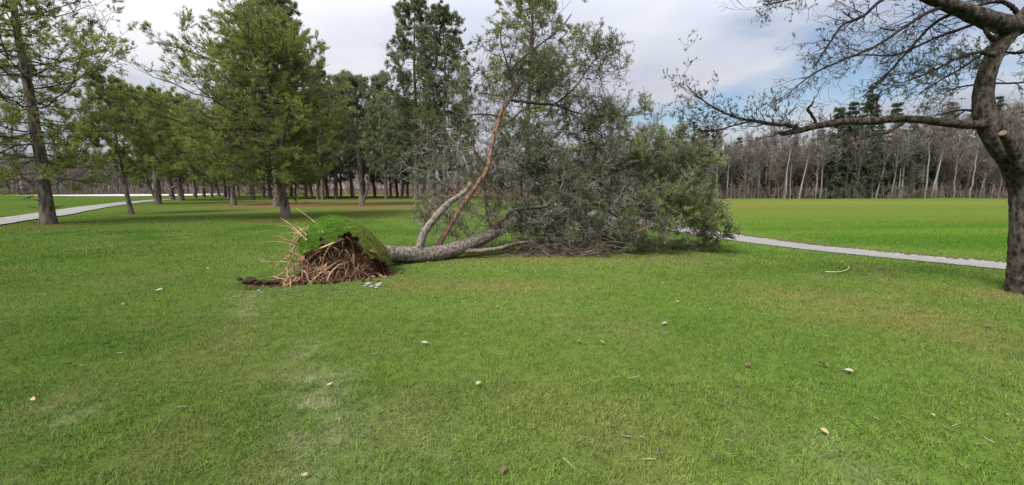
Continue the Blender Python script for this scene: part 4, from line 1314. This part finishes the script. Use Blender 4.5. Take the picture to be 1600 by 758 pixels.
# -- heap of dead sticks crushed under the crown
b = MB(); rg = np.random.default_rng(88)
P = []
for k in range(900):
    u = rg.choice([rg.uniform(800, 1095), rg.normal(855, 30), rg.normal(915, 25)]); v = rg.uniform(386, 402) if u < 960 else rg.uniform(384, 395)
    p = np.array(G(u, v)); p[2] += abs(rg.normal(0, .16))
    a = rg.uniform(0, 6.28); L_ = rg.uniform(.25, .9)
    dr = np.array([math.cos(a), math.sin(a), rg.uniform(-.25, .8)]); dr /= np.linalg.norm(dr)
    s = np.linspace(-.2, .8, 5)[:, None]
    q = p + dr * L_ * s + np.cumsum(rg.normal(0, .03, (5, 3)), 0)
    q[:, 2] = np.maximum(q[:, 2], h(q[:, 0], q[:, 1]) + .012)
    P.append(q)
P = np.array(P); rr = rg.uniform(.003, .010, len(P))[:, None] * np.linspace(1, .5, 5)
mi = rg.random(len(P)) < .62
b.tubes(P[mi], rr[mi], 4, 0); b.tubes(P[~mi], rr[~mi], 4, 1)
o = fobj('dead_sticks', b, [M['twig_brown'], M['twig_grey']], False); o['kind'] = 'stuff'; o['label'] = 'heap of broken brown sticks crushed under the crown'

# ------------------------------------------------------------------ the near tree at the right edge
rb = G(1608, 459)
near = empty('pine_tree', (rb.x, rb.y, rb.z), 'dark rough-barked pine with a bent trunk and long low limb at the right edge', 'tree')
NW = Matrix.Translation(-Vector(near.location))


def nobj(name, b, mats, smooth=True):
    o = obj(name, b.mesh(name, mats, smooth), near); o.matrix_parent_inverse = NW
    return o


y0 = rb.y
Q, r = traced([(1611, 468, y0, 116), (1610, 454, y0, 88), (1607, 432, y0, 74), (1606, 380, y0, 66), (1606, 330, y0 + .05, 62), (1604, 290, y0 + .08, 62), (1588, 255, y0 + .1, 56), (1563, 222, y0 + .12, 50), (1543, 190, y0 + .14, 42), (1536, 158, y0 + .16, 36), (1541, 118, y0 + .2, 33), (1558, 78, y0 + .22, 32), (1585, 44, y0 + .22, 34), (1618, 8, y0 + .2, 32), (1660, -40, y0 + .2, 26), (1690, -110, y0 + .2, 18), (1700, -200, y0 + .3, 9)], 170, .0, 3, True)
b = rough_tube(Q, r, 60, .12, 25)
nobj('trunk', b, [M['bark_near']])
NT = Q
yb = y0 + .15
near_limbs = [
    ([(1548, 192, yb, 17), (1522, 195, yb - .05, 13), (1480, 192, yb - .1, 12), (1440, 187, yb - .15, 11.5), (1400, 186, yb - .15, 11), (1350, 190, yb - .1, 10.5), (1318, 190, yb - .05, 10), (1280, 196, yb, 9.5), (1250, 204, yb + .05, 9), (1226, 208, yb + .05, 8), (1219, 208, yb + .05, 6)], 0),
    ([(1252, 204, yb + .05, 6), (1238, 197, yb, 5.5), (1205, 193, yb - .05, 5.5), (1172, 188, yb - .1, 4.5), (1140, 180, yb - .15, 3.5), (1112, 166, yb - .15, 2.8), (1090, 150, yb - .15, 2), (1073, 134, yb - .15, 1.4)], 0),
    ([(1172, 189, yb - .1, 3), (1140, 198, yb, 2.4), (1115, 205, yb + .05, 2), (1085, 202, yb + .1, 1.2)], 0),
    ([(1277, 196, yb, 4), (1270, 182, yb, 4), (1262, 171, yb, 4.5), (1268, 164, yb, 3), (1271, 158, yb, 2)], 0),
    ([(1590, 42, yb + .1, 30), (1560, 36, yb, 26), (1525, 24, yb - .1, 23), (1490, 10, yb - .15, 19), (1450, -4, yb - .2, 15), (1400, -28, yb - .3, 11), (1340, -60, yb - .4, 7), (1270, -90, yb - .5, 3)], 0),
    ([(1500, 12, yb - .1, 6), (1462, 14, yb - .2, 5), (1420, 38, yb - .25, 4.2), (1368, 72, yb - .3, 3.5), (1312, 96, yb - .3, 2.8), (1270, 116, yb - .3, 2.2), (1232, 146, yb - .3, 1.2)], 0),
    ([(1420, -20, yb - .3, 6), (1376, 1, yb - .35, 5), (1350, 24, yb - .35, 4.2), (1316, 40, yb - .4, 3.6), (1296, 68, yb - .4, 2.8), (1270, 108, yb - .4, 1.6)], 0),
    ([(1525, 24, yb - .1, 6), (1488, 22, yb, 5), (1450, 45, yb + .05, 4), (1410, 90, yb + .1, 3.2), (1372, 130, yb + .15, 2.4), (1348, 152, yb + .2, 1.4)], 0),
    ([(1545, 30, yb, 5), (1515, 40, yb + .1, 4), (1460, 60, yb + .2, 3.2), (1400, 86, yb + .2, 2.6), (1345, 86, yb + .2, 1.8), (1300, 100, yb + .2, 1.1)], 0),
    ([(1553, 88, yb, 7), (1530, 82, yb - .2, 5), (1498, 90, yb - .3, 4.5), (1455, 112, yb - .4, 3.2), (1408, 130, yb - .45, 1.6)], 0),
    ([(1540, 80, yb, 4), (1505, 105, yb - .1, 3), (1470, 125, yb - .15, 2.4), (1430, 150, yb - .2, 1.2)], 0),
    ([(1527, 132, yb + .1, 3), (1500, 136, yb + .2, 2.4), (1478, 143, yb + .2, 1.4)], 0),
    ([(1524, 174, yb + .1, 4), (1500, 172, yb + .2, 3), (1470, 179, yb + .3, 2), (1448, 183, yb + .3, 1)], 0),
    ([(1590, 20, yb + .2, 7), (1575, 6, yb + .2, 6), (1555, 3, yb + .2, 5), (1530, 8, yb + .25, 4), (1505, 18, yb + .3, 2)], 0),
    ([(1552, 62, yb, 8), (1545, 55, yb - .1, 6), (1535, 40, yb - .1, 4)], 0),
    ([(1555, 130, yb + .2, 3), (1585, 130, yb + .3, 2.6), (1625, 126, yb + .4, 1.6)], 0),
    ([(1572, 82, yb + .2, 4), (1600, 82, yb + .3, 4), (1650, 70, yb + .5, 3)], 0),
    ([(1420, 187, yb - .15, 4), (1390, 205, yb - .25, 3.5), (1360, 212, yb - .3, 3), (1325, 222, yb - .35, 1.5)], 0),
    ([(1340, -60, yb - .4, 5), (1280, -25, yb - .5, 3.5), (1230, 0, yb - .5, 2.2), (1192, 8, yb - .55, 1.2)], 0),
    ([(1372, 190, yb - .1, 3), (1370, 160, yb - .1, 2.4), (1378, 140, yb - .1, 1.5)], 0),
]
LPs, LRs = [], []
for k, (pts, _) in enumerate(near_limbs):
    n = 40 if k in (0, 4) else 26
    Q, r = traced(pts, n, .12 if pts[0][3] < 8 else .05, 130 + k)
    b = rough_tube(Q, r, 14 if pts[0][3] > 8 else 8, .18, 140 + k)
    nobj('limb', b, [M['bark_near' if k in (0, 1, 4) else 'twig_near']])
    LPs.append(Q); LRs.append(r)
# sawn stub
Q, r = traced([(1596, 262, y0 - .12, 26), (1584, 236, y0 - .16, 24), (1574, 218, y0 - .22, 20), (1567, 208, y0 - .27, 15)], 12, 0, 0, True)
b = rough_tube(Q, r, 14, .12, 161)
sb = nobj('sawn_stub', b, [M['bark_near']])
t = (Q[-1] - Q[-2]); t /= np.linalg.norm(t)
b = MB(); b.tubes(np.stack([Q[-1] - t * .004, Q[-1] + t * .008]), np.array([r[-1] * .93, r[-1] * .9]), 16, 0, cap=True)
o = nobj('cut_face', b, [M['cut']]); o.parent = sb; o['label'] = 'pale sawn face of the cut stub'; o.matrix_parent_inverse = Matrix.Identity(4)

rg = np.random.default_rng(99)
bw, bn = MB(), MB()
# index of limb: (twigs per limb, live share)
spec = {0: (10, .0), 1: (34, 1.0), 2: (20, 1.0), 4: (14, .3), 5: (34, .55), 6: (32, .45), 7: (26, .3), 8: (26, .25), 9: (40, 1.0), 10: (20, .9), 11: (8, .5), 12: (8, .5), 13: (14, .2), 15: (10, .4), 16: (10, .4), 17: (10, .2), 18: (22, .8), 19: (5, .1), 3: (2, 0)}
for k, (n, lv) in spec.items():
    P = LPs[k][None]; Rr = LRs[k][None]
    lo = .05 if k in (1, 9, 10) else .2
    ln = {1: .40, 9: .42, 0: .30, 4: .55}.get(k, .42)
    S, Sr, _ = spawn(P, Rr, n, lo, 1, .75, lambda t, r: np.repeat((ln * r).reshape(1, -1), 2, 0)[:1] * 0 + ln * r / np.linalg.norm(np.diff(P, axis=1), axis=2).sum(), rg, .3, 6, .0 if lv < .6 else .12, .8, .07, .5)
    Sr = np.clip(Sr, .0022, .007)
    bw.tubes(S, Sr * np.linspace(1, .6, 6), 4, 0)
    K, Kr, _ = spawn(S, Sr, 5, .2, 1, .8, lambda t, r: r * .38, rg, .3, 4, .05, 1, .12, lmin=.06)
    Kr = np.clip(Kr, .0022, .0045)
    bw.tubes(K, Kr, 3, 0)
    J, Jr, _ = spawn(K, Kr, 2, .3, 1, .8, lambda t, r: r * .45, rg, .3, 3, .05, 1, .12, lmin=.03)
    bw.tubes(J, np.full(Jr.shape, .0019), 1, 0)
    C, A = [], []
    for Qq, ts, pr in ((K, (1., .75), 1), (S, (1.,), 1), (J, (1.,), .55)):
        lk = rg.random(len(Qq)) < lv * pr * (.85 if k in (1, 2, 9) else .4)
        for q in ts:
            c, a = along(Qq[lk], q, rg, .2); C.append(c); A.append(a)
    C = np.concatenate(C); A = np.concatenate(A)
    bn.tufts(C, A + np.array([0, 0, .25]), 13, .040 * rg.uniform(.7, 1.25, len(C)), .0055, .55, 0, rg)
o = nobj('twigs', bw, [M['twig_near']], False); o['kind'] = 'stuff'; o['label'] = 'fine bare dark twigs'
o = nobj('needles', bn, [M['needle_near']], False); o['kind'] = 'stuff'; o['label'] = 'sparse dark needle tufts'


# ------------------------------------------------------------------ fallen leaves and straws on the lawn
def leaf_mesh(seed, mat):
    rg = np.random.default_rng(seed)
    n, m = 9, 7
    s = np.linspace(0, 1, n); w = .34 * np.sin(np.pi * s ** .8) ** .8 + .01
    a = np.linspace(-1, 1, m)
    S, A = np.meshgrid(s, a, indexing='ij')
    W = np.repeat(w[:, None], m, 1)
    x = (S - .5) * 1.1; y = A * W
    z = .30 * np.abs(A) ** 1.6 * W * rg.uniform(.6, 1.8) + .22 * rg.uniform(.3, 1) * (S - .5) ** 2 + rg.normal(0, .012, S.shape)
    b = MB()
    i = np.arange(n * m).reshape(n, m)
    b.add(np.stack([x, y, z], -1), np.stack([i[:-1, :-1], i[:-1, 1:], i[1:, 1:], i[1:, :-1]], -1))
    b.tubes(np.array([[-.55, 0, .02], [-.75, .05, .06], [-.9, .12, .12]]), np.array([.018, .014, .012]), 4, 0)
    me = b.mesh('leaf', [M[mat]])
    return me


LM = {k: [leaf_mesh(500 + 10 * i + j, k) for j in range(3)] for i, k in enumerate(('leaf_pale', 'leaf_tan', 'leaf_dark'))}
leaves = [  # u, v, size px, kind, label
    (663, 541, 11, 'leaf_pale', 'pale upturned leaf on the lawn in front of the fallen trunk'), (747, 606, 11, 'leaf_pale', 'pale grey pointed leaf near the middle of the lawn'), (516, 607, 12, 'leaf_pale', 'whitish leaf beside the pale trampled patch of grass'),
    (1286, 575, 13, 'leaf_pale', 'pale curled leaf, left one of the pair on the right lawn'), (1326, 586, 13, 'leaf_pale', 'greyish leaf, right one of the pair on the right lawn'), (250, 456, 9, 'leaf_pale', 'pale leaf on the bright grass left of the torn earth'),
    (1038, 510, 9, 'leaf_pale', 'small pale leaf standing on edge below the fallen crown'), (939, 540, 9, 'leaf_tan', 'tan leaf, right one of a close pair below the fallen crown'), (904, 538, 8, 'leaf_tan', 'tan leaf, left one of a close pair below the fallen crown'),
    (1382, 541, 9, 'leaf_tan', 'tan leaf on the right lawn below the curved stick'), (1168, 576, 10, 'leaf_dark', 'dark shrivelled leaf left of the pair on the right lawn'), (167, 543, 13, 'leaf_tan', 'brown leaf cluster on the left lawn'), (53, 631, 9, 'leaf_tan', 'reddish leaf nearest the left edge of the picture'),
    (786, 743, 13, 'leaf_dark', 'brown leaf lowest in the middle of the picture'), (476, 749, 10, 'leaf_tan', 'small brown leaf at the bottom edge left of the middle'), (1288, 682, 12, 'leaf_tan', 'flat brown leaf low on the right lawn'), (1457, 654, 7, 'leaf_tan', 'tan leaf low on the right lawn'), (1573, 653, 6, 'leaf_pale', 'tiny yellowish leaf near the lower right edge'),
    (1544, 513, 12, 'leaf_dark', 'dark leaf on the grass below the near trunk'), (1480, 453, 6, 'leaf_pale', 'pale leaf on the grass left of the near trunk'), (107, 575, 11, 'leaf_pale', 'grey leaf above the pale streak on the left lawn')]
for u, v in [(193, 478), (216, 567), (265, 600), (209, 432), (214, 458), (953, 471), (1059, 474), (873, 488), (777, 482), (615, 482), (709, 505), (1045, 540), (1035, 445), (1100, 602), (1092, 472), (1109, 486), (90, 405), (325, 422), (1235, 388), (1284, 402), (1315, 411), (1523, 395), (1470, 398), (690, 418), (725, 421), (1010, 402)]:
    leaves.append((u, v, 4.5 if v > 470 else 4, rw.choice(['leaf_pale', 'leaf_pale', 'leaf_tan', 'leaf_dark']), None))
for k, (u, v, s, kind, lab) in enumerate(leaves):
    p = G(u, v)
    sz = s * p.y / FPX
    o = obj('fallen_leaf', LM[kind][k % 3])
    o.location = (p.x, p.y, p.z + .028 + .01 * (sz > .04)); o.scale = (sz, sz, sz)
    o.rotation_euler = (rw.uniform(-.2, .5), rw.uniform(-.3, .3), rw.uniform(0, 6.28))
    tag(o, lab or 'small %s dead leaf lying on the open lawn' % {'leaf_pale': 'pale', 'leaf_tan': 'tan', 'leaf_dark': 'dark'}[kind], 'leaf', 'dead leaves scattered on the lawn')


def stick(pts, r, mat, lab, cat='stick', name='fallen_stick', grp=None):
    P = np.array([list(G(u, v)) for u, v in pts]); P[:, 2] += (.022 if r > .005 else .014) + r
    Q = smooth_path(P, 20); o0 = Q[0].copy()
    b = MB(); b.tubes(Q - o0, np.full(20, r) * np.linspace(1, .6, 20), 6, 0, cap=True)
    o = obj(name, b.mesh(name, [M[mat]])); o.location = o0
    tag(o, lab, cat, grp)


stick([(1289, 427), (1304, 427.5), (1318, 426), (1326, 422), (1325, 418)], .010, 'straw', 'pale curved stick lying on the grass before the path')
stick([(980, 594), (990, 592), (1000, 590)], .002, 'straw', 'short straw in the middle of the lawn', 'straw', 'straw')
stick([(880, 719), (890, 728), (899, 738)], .0016, 'straw', 'slanting straw near the bottom middle', 'straw', 'straw')
stick([(1005, 721), (1025, 721)], .002, 'straw', 'level straw near the bottom right of the middle', 'straw', 'straw')
stick([(1488, 669), (1500, 664)], .0016, 'straw', 'short straw on the lower right lawn', 'straw', 'straw')
stick([(1538, 687), (1554, 696)], .0016, 'straw', 'straw near the lower right corner', 'straw', 'straw')
stick([(945, 398), (965, 396), (985, 401)], .010, 'twig_grey', 'grey broken stick lying before the crushed crown')
stick([(905, 400), (925, 399), (938, 403)], .009, 'twig_grey', 'short grey stick left of another before the crown')

# crumbs of bark and broken twig ends strewn round the wreck
rg = np.random.default_rng(321)
P = []
for k in range(620):
    if k < 380:
        u, v = rg.uniform(600, 1140), 396 + abs(rg.normal(0, 16))
    elif k < 480:
        u, v = rg.normal(520, 70), rg.uniform(438, 470)
    else:
        u, v = rg.uniform(30, 1560), 430 + 300 * rg.random() ** 1.4
    p = np.array(G(u, min(v, 750))); a = rg.uniform(0, 6.28); L_ = rg.uniform(.02, .14) if k < 480 else rg.uniform(.015, .06)
    t_ = np.linspace(0, 1, 4)[:, None]
    q = p + np.array([math.cos(a), math.sin(a), 0]) * L_ * t_ + np.cumsum(rg.normal(0, .006, (4, 3)), 0)
    q[:, 2] = h(q[:, 0], q[:, 1]) + rg.uniform(.012, .03)
    P.append(q)
P = np.array(P); rr = np.repeat(rg.uniform(.0018, .0055, (len(P), 1)), 4, 1)
b = MB(); b.tubes(P[::2], rr[::2], 4, 0); b.tubes(P[1::2], rr[1::2], 4, 1)
tag(obj('twig_litter', b.mesh('twig_litter', [M['twig_brown'], M['twig_grey']], False)), 'bits of twig and bark strewn over the lawn around the fallen tree', 'litter', kind='stuff')
